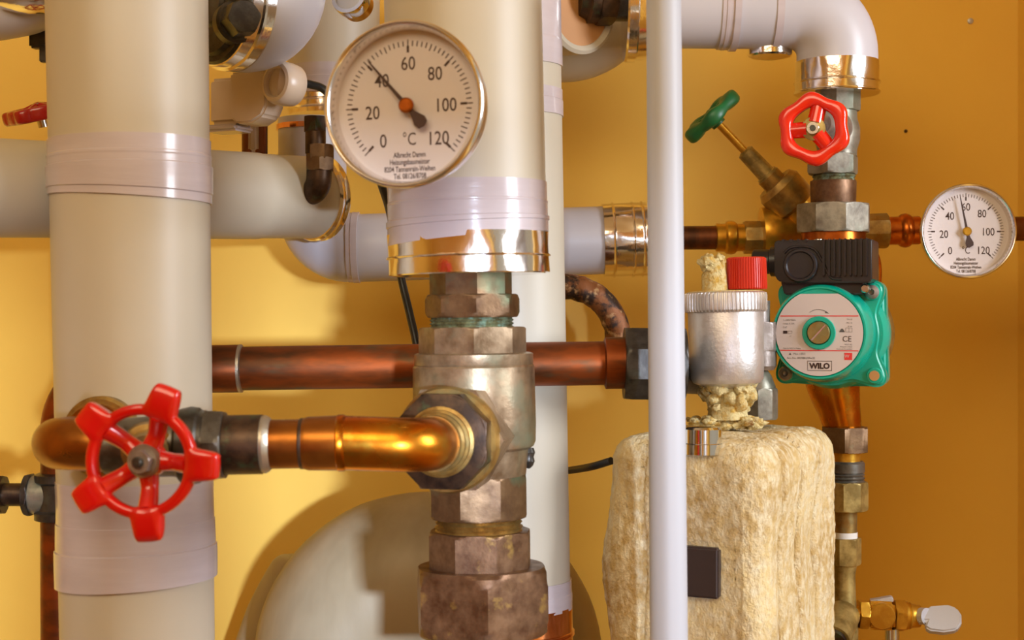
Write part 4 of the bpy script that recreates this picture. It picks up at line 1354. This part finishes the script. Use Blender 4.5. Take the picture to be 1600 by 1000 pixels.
# ------------------------------------------------------------------ automatic air vent
YA = 1.18
AV = thing('air_vent', 'frosted silver automatic air vent with red ribbed cap on top of the wool block', 'air vent', P(1134, 650, YA))
a = Ax(1133, 450, YA, 1137, 650, YA)
a.lathe(MB_ := MB(), [(484, 58), (486, 59), (560, 58), (590, 57), (598, 52), (603, 38), (606, 30)], seg=72)
MB_.build('body', M['alu'], AV)
mb = MB()
a.lathe(mb, [(456, 58), (458, 62), (462, 63.5), (484, 63.5), (487, 62), (488, 57)], seg=360, wob=lambda th, t: .0006 * (1 if math.cos(th * 62) > 0 else -1) if .003 < t else 0)
mb.build('cap_ring', M['alu'], AV, ang=25)
a.lathe(MB_ := MB(), [(454, 40), (455, 57), (458, 59)], seg=48, wob=lambda th, t: .0006 * noise.noise(Vector((math.cos(th) * 9, math.sin(th) * 9, t * 300))))
MB_.build('top_scale', M['crust'], AV)
rc = Ax(1166, 400, YA, 1167, 456, YA)
mb = MB()
rc.lathe(mb, [(402, 27), (404, 30), (450, 31), (452, 30)], seg=288, wob=lambda th, t: .0004 * (1 if math.cos(th * 48) > 0 else -1) if .001 < t else 0)
mb.build('red_cap', M['red_cap'], AV, ang=25)
mb = MB()
sa = Ax(1116, 402, YA - .004, 1117, 458, YA - .004)
sa.lathe(mb, [(404, 15), (410, 16.5), (424, 17), (430, 20), (456, 21)], seg=64, wob=lambda th, t: .0016 * noise.noise(Vector((math.cos(th) * 3, math.sin(th) * 3, t * 260))))
mb.blob(P(1105, 410, YA - .008), .0062, .35, 400, 3, seed=2)
mb.blob(P(1124, 407, YA - .006), .0048, .35, 400, 3, seed=3)
mb.build('crusted_stub', M['crust'], AV, ang=80)
mb = MB()
a.lathe(mb, [(598, 33), (606, 31), (645, 32), (655, 34)], sides=6, rot=25)
for i in range(46):
    th = random.uniform(0, 2 * PI)
    y_ = random.uniform(597, 640)
    rr_ = random.uniform(24, 34) * S(YA) * (1.25 if math.cos(th) > .3 and y_ < 625 else 1)
    q = a.pt(y_) + Vector((math.cos(th) * rr_, -math.sin(th) * rr_, 0))
    mb.blob(q, random.uniform(.0028, .0062), .35, 500, 2, seed=i)
for i in range(60):
    th = random.uniform(0, 2 * PI)
    rr_ = random.uniform(8, 60) * S(YA)
    q = P(1132, 658, YA) + Vector((math.cos(th) * rr_, -math.sin(th) * rr_ * .6, random.uniform(-.004, .002)))
    mb.blob(q, random.uniform(.002, .0048), .4, 500, 2, sq=(1.3, 1, .7), seed=i + 90)
mb.build('limescale', M['crust'], AV, ang=80)

# fitting behind the vent
YF = 1.255
o = thing('valve_fitting', 'grey cast fitting squeezed between the air vent and the pump', 'pipe fitting', P(1190, 600, YF))
def vf(y0, y1, x, r, m, name, sides=0, rot=0, ch=0, prof=None):
    return vr(y0, y1, x, r, m, name, o, sides, rot, ch, prof, Y=YF)
vf(470, 505, 1183, 20, 'galv_pale', 'neck')
vf(503, 548, 1184, 33, 'galv_pale', 'hex_nut', 8, 8, .002)
vf(546, 578, 1184, 29, 'galv_pale', 'body', prof=((0, 1), (.8, 1), (1, .85)))
vf(577, 610, 1183, 26, 'galv', 'cone', prof=((0, .6), (.3, .85), (.8, 1.1), (1, 1.1)))
vf(606, 655, 1184, 31, 'galv', 'hex_nut', 8, 8, .002)

# ------------------------------------------------------------------ unseen red vessel behind the camera, added to redden the foil reflections
o = thing('added_red_vessel', 'unseen round red vessel added opposite the pipes for the foil to reflect', 'vessel', (-0.95, -0.6, 0))
c = Vector((-0.95, -0.6, 0))
MB().lathe(c + Vector((0, 0, .25)), c + Vector((0, 0, 1)), [(0, .05), (.01, .12), (.05, .19), (.12, .215), (1.05, .215), (1.12, .19), (1.16, .12), (1.17, .05)], seg=48).build('tank', M['red'], o)
for i in range(3):
    a_ = 2 * PI * i / 3
    d_ = Vector((math.cos(a_) * .16, math.sin(a_) * .16, 0))
    MB().tube([c + d_, c + d_ + Vector((0, 0, .36))], .018, seg=16).build('leg', M['red_dark'], o)
